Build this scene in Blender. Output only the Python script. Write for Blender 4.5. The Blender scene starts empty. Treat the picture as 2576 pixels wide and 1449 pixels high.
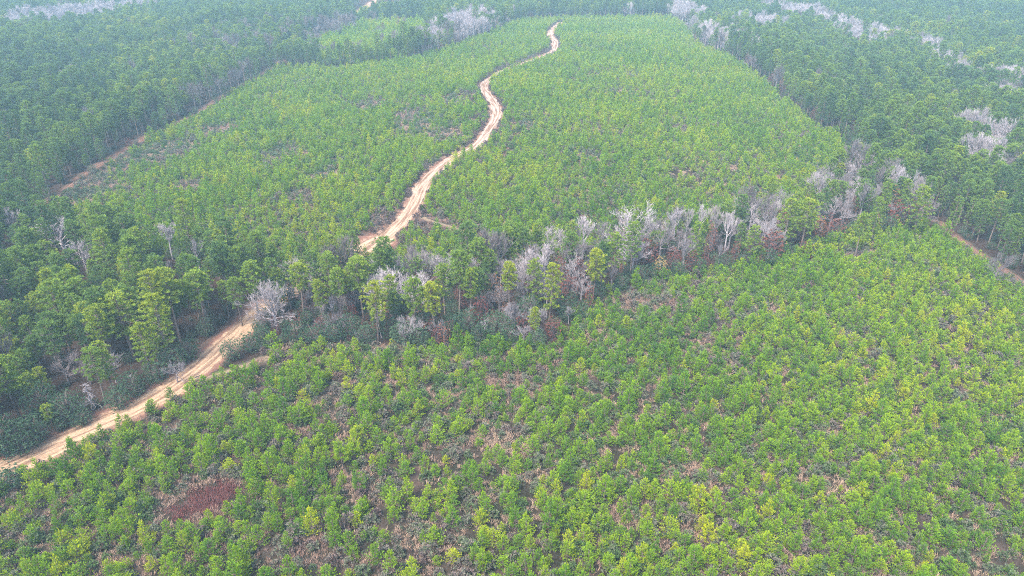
import bpy, math, random
import numpy as np
from mathutils import Vector, Matrix

# ------------------------------------------------------------------ camera, sky, sun, exposure
SC = bpy.context.scene
COL = SC.collection
R = math.radians
CAM_H, PITCH, FOV = 85.0, R(28.0), R(72.0)
cam_d = bpy.data.cameras.new('camera')
cam_d.sensor_width = 36.0
cam_d.lens = 18.0 / math.tan(FOV / 2)
cam_d.clip_start, cam_d.clip_end = 0.5, 20000.0
cam = bpy.data.objects.new('camera', cam_d)
COL.objects.link(cam)
cam.location = (0, 0, CAM_H)
cam.rotation_euler = (R(90) - PITCH, 0, 0)
SC.camera = cam

SUN_EL, SUN_AZ = R(58), R(215)          # azimuth clockwise from +Y: behind the camera, a little to its left
w = bpy.data.worlds.new('World')
SC.world = w
w.use_nodes = True
wn = w.node_tree.nodes
sky = wn.new('ShaderNodeTexSky')
sky.sky_type = 'NISHITA'
sky.sun_disc = False
sky.sun_elevation = SUN_EL
sky.sun_rotation = SUN_AZ
sky.air_density, sky.dust_density, sky.ozone_density = 1.0, 3.0, 1.0
wn['Background'].inputs['Strength'].default_value = 0.10
w.node_tree.links.new(sky.outputs[0], wn['Background'].inputs['Color'])
sd = bpy.data.lights.new('sun', 'SUN')
sd.energy, sd.angle, sd.color = 1.5, R(16), (1.0, 0.94, 0.83)
so = bpy.data.objects.new('sun', sd)
COL.objects.link(so)
so.rotation_euler = (R(90) - SUN_EL, 0, -SUN_AZ + math.pi)
SC.view_settings.view_transform = 'Standard'
SC.view_settings.look = 'None'
SC.view_settings.gamma = 1.0
SC.view_settings.exposure = 2.62
HAZE_DENSITY = 0.00033
HAZE_COLOR = (0.50, 0.82, 1.0)
cy = SC.cycles
cy.max_bounces, cy.diffuse_bounces, cy.glossy_bounces = 6, 4, 1
cy.transmission_bounces, cy.volume_bounces, cy.transparent_max_bounces = 3, 0, 4
cy.use_denoising = False
cy.filter_width = 1.0

# ------------------------------------------------------------------ numbers, noise, projection
random.seed(7)
RNG = np.random.default_rng(7)

def _hash(ix, iy, s):
    n = (ix.astype(np.int64) * 374761393 + iy.astype(np.int64) * 668265263 + s * 974634777) & 0x7fffffff
    n = ((n ^ (n >> 13)) * 1274126177) & 0x7fffffff
    n = (n ^ (n >> 16)) & 0xffff
    return n / 65535.0

def vnoise(x, y, size, seed=0):
    x = np.asarray(x, float) / size
    y = np.asarray(y, float) / size
    ix, iy = np.floor(x), np.floor(y)
    fx, fy = x - ix, y - iy
    fx, fy = fx * fx * (3 - 2 * fx), fy * fy * (3 - 2 * fy)
    a, b = _hash(ix, iy, seed), _hash(ix + 1, iy, seed)
    c, d = _hash(ix, iy + 1, seed), _hash(ix + 1, iy + 1, seed)
    return (a * (1 - fx) + b * fx) * (1 - fy) + (c * (1 - fx) + d * fx) * fy

def fnoise(x, y, size, seed=0):
    return (vnoise(x, y, size, seed) * 4 + vnoise(x, y, size / 2.1, seed + 1) * 2 + vnoise(x, y, size / 4.3, seed + 2)) / 7

def terrain(x, y):
    x = np.asarray(x, float)
    y = np.asarray(y, float)
    z = 5.5 * np.exp(-(((x - 30) / 120) ** 2 + ((y - 400) / 190) ** 2))
    z = z - 3.0 * np.exp(-((y - 185 - 0.22 * x - 6 * np.sin(x / 45)) / 38) ** 2)
    z = z - 7.0 * np.exp(-(((x - 230) / 80) ** 2 + ((y - 480) / 170) ** 2))
    z = z - 4.0 * np.exp(-(((x + 210) / 90) ** 2 + ((y - 430) / 170) ** 2))
    z = z + 1.3 * np.sin(x / 37 + 1.3) * np.sin(y / 43 + 0.4) + 0.5 * np.sin(x / 17 + y / 23)
    return z

TH = 18.0 / cam_d.lens
W0, H0 = 2576.0, 1449.0                 # the picture's pixel grid that the notes below use
FPX = W0 / 2 / TH
cp, sp_ = math.cos(PITCH), math.sin(PITCH)

def project(x, y, z):
    x, y, z = np.asarray(x, float), np.asarray(y, float), np.asarray(z, float) - CAM_H
    d = y * cp - z * sp_
    u = y * sp_ + z * cp
    d = np.where(d < 1, 1, d)
    return W0 / 2 + FPX * x / d, H0 / 2 - FPX * u / d, d

def ground(px, py, h=0.0):
    """the point of the ground (raised by h) seen at a pixel"""
    a, b = (px - W0 / 2) / FPX, (H0 / 2 - py) / FPX
    dx, dy, dz = a, cp + b * sp_, -sp_ + b * cp
    t = (CAM_H - h) / -dz
    for _ in range(40):
        zz = float(terrain(dx * t, dy * t)) + h
        tn = (CAM_H - zz) / -dz
        if abs(tn - t) < 1e-3:
            break
        t = t * 0.4 + tn * 0.6
    return dx * t, dy * t

def gpoly(pts):
    return np.array([ground(*p) for p in pts])

def inside(poly, x, y):
    x, y = np.asarray(x), np.asarray(y)
    r = np.zeros(x.shape, bool)
    n = len(poly)
    for i in range(n):
        x1, y1 = poly[i]
        x2, y2 = poly[(i + 1) % n]
        if y1 == y2:
            continue
        c = ((y1 > y) != (y2 > y)) & (x < (x2 - x1) * (y - y1) / (y2 - y1) + x1)
        r ^= c
    return r

def line_dist(line, x, y):
    x, y = np.asarray(x, float), np.asarray(y, float)
    best = np.full(x.shape, 1e9)
    for i in range(len(line) - 1):
        ax, ay = line[i]
        bx, by = line[i + 1]
        vx, vy = bx - ax, by - ay
        t = np.clip(((x - ax) * vx + (y - ay) * vy) / (vx * vx + vy * vy + 1e-9), 0, 1)
        best = np.minimum(best, np.hypot(x - ax - t * vx, y - ay - t * vy))
    return best

def smooth_line(pts, step=2.0):
    p = np.array(pts, float)
    p = np.vstack([2 * p[0] - p[1], p, 2 * p[-1] - p[-2]])
    out = []
    for i in range(1, len(p) - 2):
        n = max(2, int(np.hypot(*(p[i + 1] - p[i])) / step))
        for k in range(n):
            t = k / n
            out.append(0.5 * ((2 * p[i]) + (-p[i - 1] + p[i + 1]) * t + (2 * p[i - 1] - 5 * p[i] + 4 * p[i + 1] - p[i + 2]) * t * t + (-p[i - 1] + 3 * p[i] - 3 * p[i + 1] + p[i + 2]) * t ** 3))
    out.append(p[-2])
    return np.array(out)

# ------------------------------------------------------------------ the lie of the land
FIELD = gpoly([(-260, 1335), (0, 1222), (110, 1172), (260, 1092), (400, 1030), (480, 985), (560, 955), (640, 905), (690, 868),
               (850, 862), (960, 868), (1100, 878), (1200, 862), (1300, 866), (1390, 866), (1440, 806), (1520, 745), (1640, 705),
               (1700, 695), (1850, 672), (2000, 640), (2100, 600), (2200, 570), (2350, 580), (2450, 645), (2570, 722), (2700, 810),
               (3200, 1100), (3300, 1800), (-700, 1800)])
HILL = gpoly([(90, 562), (150, 500), (225, 445), (310, 390), (490, 297), (600, 230), (700, 175), (880, 172), (1000, 158), (1130, 128),
              (1240, 85), (1330, 52), (1450, 48), (1690, 44), (1735, 78), (1745, 112), (1830, 145), (1900, 195), (2000, 275),
              (2045, 318), (2110, 345), (2130, 400), (2080, 470), (2020, 560), (1800, 590), (1550, 640), (1340, 690), (1000, 730),
              (860, 722), (600, 688), (400, 642), (210, 608)])
MIDPLOT = gpoly([(740, 150), (800, 163), (880, 166), (985, 152), (1050, 135), (1090, 100), (1065, 58), (830, 72)])
FARPLOT = gpoly([(885, 50), (960, -10), (1230, -10), (1125, 25), (1050, 32)])
STRIP = gpoly([(640, 905), (690, 868), (850, 862), (960, 868), (1100, 878), (1200, 862), (1300, 866), (1390, 866), (1440, 806), (1520, 745),
               (1640, 705), (1700, 695), (1850, 672), (2000, 640), (2100, 600), (2200, 570), (2300, 560), (2200, 470), (2080, 470),
               (2020, 560), (1800, 590), (1550, 640), (1340, 690), (1000, 730), (870, 690), (740, 740), (640, 790)])

ROAD_PX = [(-170, 1268), (0, 1186), (130, 1128), (250, 1074), (350, 1026), (430, 980), (500, 925), (565, 865), (640, 790), (720, 740), (850, 672),
           (930, 625), (990, 580), (1035, 525), (1062, 470), (1095, 430), (1140, 400), (1200, 365), (1232, 325), (1250, 290), (1243, 262),
           (1222, 236), (1218, 212), (1250, 188), (1268, 178), (1312, 162), (1365, 142), (1393, 128), (1395, 105), (1384, 88), (1398, 68), (1412, 56)]
ROAD = smooth_line([ground(*p) for p in ROAD_PX])
SPUR = smooth_line([ground(*p) for p in [(455, 972), (520, 950), (580, 935), (640, 912), (700, 890)]])
FARROAD = smooth_line([ground(*p) for p in [(860, 52), (885, 38), (915, 20), (950, 0), (985, -20)]])
BREAK_L = smooth_line([ground(*p) for p in [(90, 520), (165, 478), (215, 436), (300, 384), (385, 336), (490, 286), (590, 222), (690, 165), (790, 98), (860, 52)]])
BREAK_R = smooth_line([ground(*p) for p in [(2355, 555), (2400, 592), (2460, 636), (2530, 682), (2600, 730), (2720, 805)]])
CROSS = smooth_line([ground(*p) for p in [(1062, 548), (1100, 562), (1160, 580), (1220, 604)]])
RED = gpoly([(398, 1308), (412, 1280), (452, 1260), (500, 1234), (560, 1210), (594, 1220), (594, 1260), (562, 1284), (522, 1298), (440, 1324)])
GAPS_PX = [(1300, 975, 75, 26), (1585, 1290, 60, 35), (1700, 1190, 60, 22), (1785, 1235, 42, 32), (2080, 1212, 55, 26), (2200, 1370, 65, 28),
           (1950, 795, 28, 12), (500, 1258, 112, 56), (930, 880, 65, 22), (1050, 1345, 60, 22), (780, 1390, 62, 34), (1230, 1112, 80, 26),
           (1640, 765, 80, 22), (1110, 1000, 60, 15), (270, 1412, 50, 28), (860, 1200, 60, 16), (1740, 1350, 42, 22), (1550, 1220, 30, 14),
           (2150, 645, 60, 12), (2130, 860, 30, 10), (1100, 565, 90, 12), (1050, 320, 60, 14), (930, 270, 32, 8), (1330, 318, 26, 8),
           (360, 402, 75, 18), (210, 488, 80, 22), (700, 395, 40, 10), (455, 388, 30, 9), (960, 560, 30, 12), (1030, 300, 40, 10), (820, 440, 30, 8), (560, 330, 40, 8), (1120, 350, 40, 10), (760, 500, 50, 8), (470, 470, 40, 8), (1160, 250, 40, 8), (1700, 330, 30, 6), (1480, 400, 30, 6), (1930, 500, 40, 8)]
GAPS = []
for gx, gy, rx, ry in GAPS_PX:
    ry = ry * (2.0 if gy < 600 else 1.25)
    c = ground(gx, gy)
    e1, e2 = ground(gx + rx, gy), ground(gx, gy - ry)
    GAPS.append((c[0], c[1], math.hypot(e1[0] - c[0], e1[1] - c[1]), math.hypot(e2[0] - c[0], e2[1] - c[1])))

def gap_amount(x, y):
    g = np.zeros(np.shape(x))
    wob = (fnoise(x, y, 9, 50) - 0.5) * 1.2
    for cx, cy_, rx, ry in GAPS:
        q = np.sqrt(((x - cx) / rx) ** 2 + ((y - cy_) / ry) ** 2) + wob
        g = np.maximum(g, np.clip(1.5 - q * 1.1, 0, 1))
    return g

# ------------------------------------------------------------------ materials
def new_mat(name):
    m = bpy.data.materials.new(name)
    m.use_nodes = True
    nt = m.node_tree
    nt.nodes.clear()
    return m, nt, nt.nodes.new('ShaderNodeOutputMaterial')

def node(nt, kind, **kw):
    n = nt.nodes.new(kind)
    for k, v in kw.items():
        setattr(n, k, v)
    return n

def ramp(nt, fac, stops):
    n = nt.nodes.new('ShaderNodeValToRGB')
    e = n.color_ramp.elements
    while len(e) < len(stops):
        e.new(0.5)
    for q, (p, c) in zip(e, stops):
        q.position = p
        q.color = (*c, 1)
    if fac is not None:
        nt.links.new(fac, n.inputs[0])
    return n.outputs[0]

def mixc(nt, fac, a, b, mode='MIX'):
    n = node(nt, 'ShaderNodeMix', data_type='RGBA', blend_type=mode)
    for sock, v in ((n.inputs[0], fac), (n.inputs[6], a), (n.inputs[7], b)):
        if hasattr(v, 'is_linked'):
            nt.links.new(v, sock)
        else:
            sock.default_value = v if isinstance(v, (int, float)) else (*v, 1)
    return n.outputs[2]

def noise(nt, scale, detail=4.0, rough=0.6, vec=None):
    n = node(nt, 'ShaderNodeTexNoise')
    n.inputs['Scale'].default_value = scale
    n.inputs['Detail'].default_value = detail
    n.inputs['Roughness'].default_value = rough
    if vec is not None:
        nt.links.new(vec, n.inputs['Vector'])
    return n.outputs['Fac']

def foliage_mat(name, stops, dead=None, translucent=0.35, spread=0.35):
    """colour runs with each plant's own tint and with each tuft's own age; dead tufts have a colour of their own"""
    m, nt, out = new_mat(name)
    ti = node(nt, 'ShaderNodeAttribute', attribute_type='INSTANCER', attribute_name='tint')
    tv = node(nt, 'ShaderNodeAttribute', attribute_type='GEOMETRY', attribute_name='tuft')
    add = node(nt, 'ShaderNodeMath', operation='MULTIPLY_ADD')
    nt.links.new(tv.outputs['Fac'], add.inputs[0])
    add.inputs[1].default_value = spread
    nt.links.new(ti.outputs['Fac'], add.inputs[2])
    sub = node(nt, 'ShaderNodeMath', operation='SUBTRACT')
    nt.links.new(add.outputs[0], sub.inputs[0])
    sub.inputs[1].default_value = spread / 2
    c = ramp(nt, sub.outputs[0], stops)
    if dead is not None:
        dv = node(nt, 'ShaderNodeAttribute', attribute_type='GEOMETRY', attribute_name='dead')
        c = mixc(nt, dv.outputs['Fac'], c, dead)
    d = node(nt, 'ShaderNodeBsdfDiffuse')
    t = node(nt, 'ShaderNodeBsdfTranslucent')
    mx = node(nt, 'ShaderNodeMixShader')
    mx.inputs[0].default_value = translucent
    nt.links.new(c, d.inputs[0])
    nt.links.new(c, t.inputs[0])
    nt.links.new(d.outputs[0], mx.inputs[1])
    nt.links.new(t.outputs[0], mx.inputs[2])
    nt.links.new(mx.outputs[0], out.inputs['Surface'])
    return m

def bark_mat(name, a, b, scale=6.0, own=False):
    m, nt, out = new_mat(name)
    tc = node(nt, 'ShaderNodeTexCoord')
    c = ramp(nt, noise(nt, scale, 5, 0.65, tc.outputs['Object']), [(0.3, a), (0.7, b)])
    if own:
        ti = node(nt, 'ShaderNodeAttribute', attribute_type='INSTANCER', attribute_name='tint')
        c = mixc(nt, 1.0, c, ramp(nt, ti.outputs['Fac'], [(0.0, (0.45, 0.43, 0.43)), (0.5, (0.85, 0.84, 0.84)), (1.0, (1.5, 1.5, 1.52))]), 'MULTIPLY')
    d = node(nt, 'ShaderNodeBsdfDiffuse')
    nt.links.new(c, d.inputs[0])
    nt.links.new(d.outputs[0], out.inputs['Surface'])
    return m

M = {}
M['young'] = foliage_mat('young_pine_needles', [(0.0, (0.055, 0.135, 0.020)), (0.35, (0.120, 0.235, 0.014)), (0.65, (0.205, 0.320, 0.012)), (1.0, (0.340, 0.375, 0.012))], (0.16, 0.075, 0.045), 0.25)
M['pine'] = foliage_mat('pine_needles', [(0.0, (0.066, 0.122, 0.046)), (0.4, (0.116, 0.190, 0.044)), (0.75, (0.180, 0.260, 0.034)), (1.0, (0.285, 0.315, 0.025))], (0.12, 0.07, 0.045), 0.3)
M['dark'] = foliage_mat('evergreen_leaves', [(0.0, (0.030, 0.065, 0.036)), (0.5, (0.065, 0.115, 0.060)), (1.0, (0.14, 0.19, 0.11))], None, 0.25, 0.5)
M['weed'] = foliage_mat('weed_leaves', [(0.0, (0.105, 0.066, 0.060)), (0.3, (0.175, 0.135, 0.124)), (0.5, (0.155, 0.160, 0.115)), (0.75, (0.105, 0.145, 0.066)), (1.0, (0.065, 0.120, 0.035))], None, 0.3, 0.4)
M['grass'] = foliage_mat('dry_grass_blades', [(0.0, (0.19, 0.115, 0.09)), (0.5, (0.36, 0.245, 0.19)), (1.0, (0.43, 0.34, 0.23))], None, 0.3, 0.6)
M['rust'] = foliage_mat('rust_leaves', [(0.0, (0.13, 0.045, 0.040)), (0.4, (0.20, 0.085, 0.065)), (0.7, (0.28, 0.15, 0.075)), (1.0, (0.36, 0.26, 0.09))], None, 0.35, 0.3)
M['red'] = foliage_mat('red_brush', [(0.0, (0.105, 0.036, 0.033)), (0.5, (0.185, 0.070, 0.063)), (1.0, (0.26, 0.145, 0.13))], None, 0.3, 0.5)
M['bark'] = bark_mat('pine_bark', (0.085, 0.060, 0.050), (0.20, 0.16, 0.14), 3)
M['pale'] = bark_mat('pale_bark', (0.20, 0.175, 0.18), (0.34, 0.305, 0.32), 2, True)
M['grey'] = bark_mat('grey_bark', (0.12, 0.10, 0.105), (0.22, 0.19, 0.195), 2, True)

# ------------------------------------------------------------------ mesh building
class Build:
    def __init__(self):
        self.v, self.f, self.tuft, self.dead, self.mi = [], [], [], [], []
    def tube(self, pts, radii, sides=4, mi=0, cap=True):
        base = len(self.v)
        n = len(pts)
        for i, (p, r) in enumerate(zip(pts, radii)):
            d = (Vector(pts[min(i + 1, n - 1)]) - Vector(pts[max(i - 1, 0)])).normalized()
            a = d.orthogonal().normalized()
            b = d.cross(a)
            for k in range(sides):
                t = 2 * math.pi * k / sides
                q = Vector(p) + a * (math.cos(t) * r) + b * (math.sin(t) * r)
                self.v.append(tuple(q)); self.tuft.append(0.5); self.dead.append(0.0)
        for i in range(n - 1):
            for k in range(sides):
                k2 = (k + 1) % sides
                self.f.append((base + i * sides + k, base + i * sides + k2, base + (i + 1) * sides + k2, base + (i + 1) * sides + k)); self.mi.append(mi)
    def tufted(self, pos, d, n, length, width, cone, rnd, tuft=None, dead=0.0, mi=0):
        """a spray of n blades from pos, each within a cone about d"""
        d = Vector(d).normalized()
        a = d.orthogonal().normalized()
        b = d.cross(a)
        tv = rnd.random() if tuft is None else tuft
        for _ in range(n):
            th, ph = rnd.random() * 2 * math.pi, cone * math.sqrt(rnd.random())
            e = d * math.cos(ph) + (a * math.cos(th) + b * math.sin(th)) * math.sin(ph)
            L = length * rnd.uniform(0.65, 1.15)
            sd_ = e.cross(Vector((rnd.uniform(-1, 1), rnd.uniform(-1, 1), rnd.uniform(-1, 1)))).normalized() * (width * rnd.uniform(0.7, 1.2) / 2)
            p0 = Vector(pos)
            pm = p0 + e * (L * 0.55)
            pt = p0 + e * L
            i = len(self.v)
            self.v += [tuple(p0), tuple(pm + sd_), tuple(pt), tuple(pm - sd_)]
            t2 = min(1, max(0, tv + rnd.uniform(-0.15, 0.15)))
            self.tuft += [t2] * 4
            self.dead += [dead] * 4
            self.f.append((i, i + 1, i + 2, i + 3)); self.mi.append(mi)
    def mesh(self, name, mats):
        me = bpy.data.meshes.new(name)
        me.from_pydata(self.v, [], self.f)
        for m in mats:
            me.materials.append(m)
        me.polygons.foreach_set('material_index', self.mi)
        for nm, arr in (('tuft', self.tuft), ('dead', self.dead)):
            at = me.attributes.new(nm, 'FLOAT', 'POINT')
            at.data.foreach_set('value', arr)
        me.update()
        return me
    def plus(self, o, mi):
        r = Build()
        k = len(self.v)
        r.v = self.v + o.v
        r.f = self.f + [tuple(i + k for i in f) for f in o.f]
        r.tuft, r.dead = self.tuft + o.tuft, self.dead + o.dead
        r.mi = self.mi + [mi] * len(o.f)
        return r

class Form:
    """one shape of a plant: wood and leaf builds, as two meshes for single plants and as one for the masses"""
    def __init__(self, name, wood, leaf, mw, ml, height):
        self.height = height
        self.wood = wood.mesh(name + '_trunk', [mw]) if wood else None
        self.leaf = leaf.mesh(name + '_crown', [ml]) if leaf else None
        if wood and leaf:
            self.both = wood.plus(leaf, 1).mesh(name + '_whole', [mw, ml])
        else:
            self.both = self.wood or self.leaf

def brush(L, a, b, n, r, t0, t1, blade=0.33, width=0.055, per=9):
    d = (b - a).normalized()
    for i in range(n):
        u = i / (n - 1)
        L.tufted(a.lerp(b, u * 0.92), d + Vector((0, 0, 0.25)), per, blade * (0.85 + 0.25 * u), width, 0.95 - 0.35 * u, r, min(1, max(0, t0 + (t1 - t0) * u)))

def young_pine(seed):
    r = random.Random(seed)
    W, L = Build(), Build()
    h = r.uniform(3.3, 4.4)
    lean = (r.uniform(-0.25, 0.25), r.uniform(-0.25, 0.25))
    at = lambda z: Vector((lean[0] * z / h, lean[1] * z / h, z))
    W.tube([at(-0.15), at(h * 0.35), at(h * 0.7), at(h * 0.97)], [0.075, 0.06, 0.038, 0.014], 5)
    brush(L, at(h * 0.78), at(h * 1.09), 5, r, 0.6, 1.0)
    rad0 = r.uniform(1.75, 2.25)
    z = 0.45
    while z < h * 0.93:
        f = z / h
        rad = rad0 * (1 - f) ** 0.86 * (0.75 + 0.8 * f if f < 0.3 else 1.0)
        n = r.choice([4, 5, 5, 6])
        ph0 = r.random() * 6.28
        for k in range(n):
            if r.random() < 0.10:
                continue
            ph = ph0 + 6.283 * k / n + r.uniform(-0.4, 0.4)
            ln = max(0.3, rad * r.uniform(0.45, 1.3))
            up = r.uniform(0.2, 0.6) + f * 0.45
            o = Vector((math.cos(ph), math.sin(ph), 0))
            sd_ = Vector((-o.y, o.x, 0))
            p0 = at(z)
            tip = p0 + o * ln + Vector((0, 0, up * ln))
            mid = p0 + o * (ln * 0.55) + Vector((0, 0, up * ln * 0.4))
            W.tube([p0, mid, tip], [0.025, 0.018, 0.008], 3)
            # each twig is a brush of needles, brightest at its upturned tip
            tone = r.uniform(-0.12, 0.12)
            brush(L, mid.lerp(p0, 0.35), tip, 4 if ln > 0.8 else 3, r, 0.30 + tone, 0.85 + tone)
            if ln > 0.55:
                for sgn in (-1, 1):
                    q0 = p0.lerp(mid, r.uniform(0.5, 1.0))
                    q1 = q0 + (o * r.uniform(0.35, 0.6) + sd_ * (sgn * r.uniform(0.3, 0.6)) + Vector((0, 0, up * 0.7 + 0.12))) * (ln * 0.62)
                    brush(L, q0, q1, 3, r, 0.25 + tone, 0.72 + tone)
            if f < 0.55 and r.random() < 0.4:
                L.tufted(p0 + o * (ln * 0.3), o + Vector((0, 0, -0.1)), 8, 0.3, 0.06, 1.0, r, 0.2, dead=1.0)
        z += r.uniform(0.42, 0.60)
    return Form('young_pine', W, L, M['bark'], M['young'], h)

def tall_pine(seed, base=0.42, rad=2.7, h=None):
    r = random.Random(seed)
    W, L = Build(), Build()
    h = h or r.uniform(14.5, 17.0)
    bend = (r.uniform(-0.5, 0.5), r.uniform(-0.5, 0.5))
    at = lambda z: Vector((bend[0] * math.sin(z / h * 2.2), bend[1] * math.sin(z / h * 1.7), z))
    W.tube([at(-0.3), at(h * 0.2), at(h * 0.45), at(h * 0.7), at(h * 0.96)], [0.24, 0.19, 0.15, 0.10, 0.03], 6)
    for _ in range(5):                   # dead stubs under the crown
        zz = r.uniform(0.2, base) * h
        ph = r.random() * 6.28
        o = Vector((math.cos(ph), math.sin(ph), r.uniform(-0.2, 0.2)))
        W.tube([at(zz), at(zz) + o * r.uniform(0.5, 1.3)], [0.035, 0.012], 3)
    nb = 58
    for i in range(nb):
        f = base + (1 - base) * ((i + r.random()) / nb) ** 0.9
        g = (f - base) / (1 - base)
        prof = (0.55 + 1.35 * g if g < 0.33 else 1.0) * math.sqrt(max(0.03, 1 - max(0, g - 0.25) ** 1.6 / 0.63))
        ln = rad * prof * r.uniform(0.55, 1.12)
        ph = i * 2.399 + r.uniform(-0.5, 0.5)
        o = Vector((math.cos(ph), math.sin(ph), 0))
        up = r.uniform(-0.05, 0.3) + 0.55 * g
        p0 = at(h * f * 0.985)
        mid = p0 + o * (ln * 0.55) + Vector((0, 0, up * ln * 0.35))
        tip = p0 + o * ln + Vector((0, 0, up * ln))
        W.tube([p0, mid, tip], [0.055, 0.035, 0.012], 3)
        for k in range(4 if ln > 1.2 else 3):
            t = (0.98, 0.78, 0.6, 0.42)[k]
            q = p0.lerp(tip, t) + Vector((r.uniform(-.35, .35), r.uniform(-.35, .35), r.uniform(-.1, .3)))
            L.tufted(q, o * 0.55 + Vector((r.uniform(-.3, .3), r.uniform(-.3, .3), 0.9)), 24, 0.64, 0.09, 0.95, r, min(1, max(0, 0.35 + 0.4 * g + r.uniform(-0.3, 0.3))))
        if g < 0.25 and r.random() < 0.25:
            L.tufted(p0 + o * 0.5, o, 6, 0.5, 0.14, 1.2, r, 0.2, dead=1.0)
    L.tufted(at(h * 0.97), (0, 0, 1), 22, 0.8, 0.12, 0.8, r, 0.9)
    return Form('tall_pine', W, L, M['bark'], M['pine'], h)

def branch(W, p, d, ln, rad, depth, r, spread, up, fine, mi=0):
    n = 3
    pts, rr = [Vector(p)], [rad]
    dd = Vector(d).normalized()
    for i in range(n):
        dd = (dd + Vector((r.uniform(-.22, .22), r.uniform(-.22, .22), r.uniform(-.12, .22) + up * 0.12))).normalized()
        pts.append(pts[-1] + dd * (ln / n))
        rr.append(max(fine, rad * (1 - 0.65 * (i + 1) / n)))
    W.tube(pts, rr, 5 if rad > 0.12 else 3)
    if depth == 0:
        return
    kids = 5
    for k in range(kids):
        t = r.uniform(0.3, 1.0) if k else 1.0
        i = min(n - 1, int(t * n))
        q = pts[i].lerp(pts[i + 1], t * n - i) if t < 1 else pts[-1]
        a = dd.orthogonal().normalized()
        a.rotate(Matrix.Rotation(r.random() * 6.283, 3, dd))
        nd = (dd * math.cos(spread) + a * math.sin(spread) * r.uniform(0.6, 1.2) + Vector((0, 0, up * 0.3))).normalized()
        branch(W, q, nd, ln * r.uniform(0.5, 0.72), max(fine, rr[i] * 0.55), depth - 1, r, spread, up, fine)

def bare_tree(seed, kind, mat):
    """wood below the fork is the trunk, the limbs and twigs above it are the crown"""
    r = random.Random(seed)
    T, C = Build(), Build()
    if kind == 'round':
        h0, n, ln, el = 4.0, 9, 3.1, (0.15, 1.1)
        T.tube([(0, 0, -0.3), (0.05, 0, 2), (0.1, 0.05, h0), (0.1, 0.1, h0 + 2.5)], [0.32, 0.26, 0.22, 0.12], 6)
        sp, up, fine = 0.60, 0.35, 0.017
    elif kind == 'column':
        h0, n, ln, el = 6.5, 8, 2.9, (0.7, 1.35)
        T.tube([(0, 0, -0.3), (0.1, 0, 3.5), (0.15, 0.1, h0), (0.1, 0.2, h0 + 3.5)], [0.24, 0.20, 0.16, 0.08], 6)
        sp, up, fine = 0.45, 0.8, 0.017
    else:                                # fan: forks low, limbs radiate in every direction
        h0, n, ln, el = 3.4, 17, 3.7, (-0.05, 1.45)
        T.tube([(0, 0, -0.3), (0, 0, 1.2), (0.1, 0, h0), (0.2, 0, h0 + 3.2)], [0.42, 0.36, 0.32, 0.18], 7)
        sp, up, fine = 0.50, 0.10, 0.018
    for k in range(n):
        ph = k * 2.399 + r.uniform(-0.3, 0.3)
        e = el[0] + (el[1] - el[0]) * (k + r.random()) / n
        d = Vector((math.cos(ph) * math.cos(e), math.sin(ph) * math.cos(e), math.sin(e)))
        p = Vector((0.1, 0.05, h0 * r.uniform(0.75, 1.0) + (2.4 if kind != 'fan' else 2.8) * k / n))
        branch(C, p, d, ln * r.uniform(0.8, 1.15), 0.11 if kind != 'fan' else 0.14, 3, r, sp, up, fine)
    h = max(v[2] for v in C.v)
    return Form('bare_tree', T, C, mat, mat, h)

def snag(seed):
    r = random.Random(seed)
    T, C = Build(), Build()
    h = 8.0
    T.tube([(0, 0, -0.2), (0.1, 0, 3), (0.2, 0.1, 6), (0.2, 0.1, h)], [0.17, 0.14, 0.08, 0.02], 5)
    z = 1.8
    while z < h - 0.4:
        for k in range(4):
            ph = r.random() * 6.28
            ln = (1 - z / h) * 2.1 * r.uniform(0.5, 1.1) + 0.25
            o = Vector((math.cos(ph), math.sin(ph), 0))
            p0 = Vector((0.15, 0.05, z))
            m = p0 + o * ln * 0.6 + Vector((0, 0, 0.05 * ln))
            t = p0 + o * ln + Vector((0, 0, -0.22 * ln))
            C.tube([p0, m, t], [0.06, 0.05, 0.03], 3)
            for q in range(3):
                s = p0.lerp(t, r.uniform(0.4, 1))
                C.tube([s, s + o * 0.3 + Vector((r.uniform(-.4, .4), r.uniform(-.4, .4), r.uniform(-.35, .15)))], [0.035, 0.02], 3)
        z += r.uniform(0.35, 0.6)
    return Form('dead_conifer', T, C, M['pale'], M['pale'], h)

def leafy(seed, name, mat, wmat, h, rad, base, n, blades, ln, wd, column=False):
    """a round or columnar crown of leaf clumps on limbs"""
    r = random.Random(seed)
    W, L = Build(), Build()
    W.tube([(0, 0, -0.2), (0.05, 0, h * 0.4), (0.05, 0.05, h * 0.85)], [0.04 + h * 0.012, 0.03 + h * 0.008, 0.02], 5)
    for i in range(n):
        u = r.random()
        e = math.asin(min(1, max(-1, 2 * ((i + r.random()) / n) - 1)))
        ph = i * 2.399 + r.uniform(-0.4, 0.4)
        k = r.uniform(0.5, 1.05) * (1.0 if r.random() < 0.8 else 1.2)
        zc = h * (base + 1) / 2
        p = Vector((math.cos(ph) * math.cos(e) * rad * k, math.sin(ph) * math.cos(e) * rad * k, zc + math.sin(e) * h * (1 - base) / 2 * k))
        if p.z < 0.1:
            p.z = r.uniform(0.1, 0.3)
        o = Vector((p.x, p.y, (p.z - zc) * 0.6 + 0.5 * rad)).normalized()
        if u < 0.45:
            W.tube([Vector((0.05, 0, max(0.1, p.z * 0.6))), p], [0.02 + 0.003 * h, 0.012], 3)
        L.tufted(p, o, blades, ln, wd, 1.3, r)
    return Form(name, W, L, wmat, mat, h)

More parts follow.
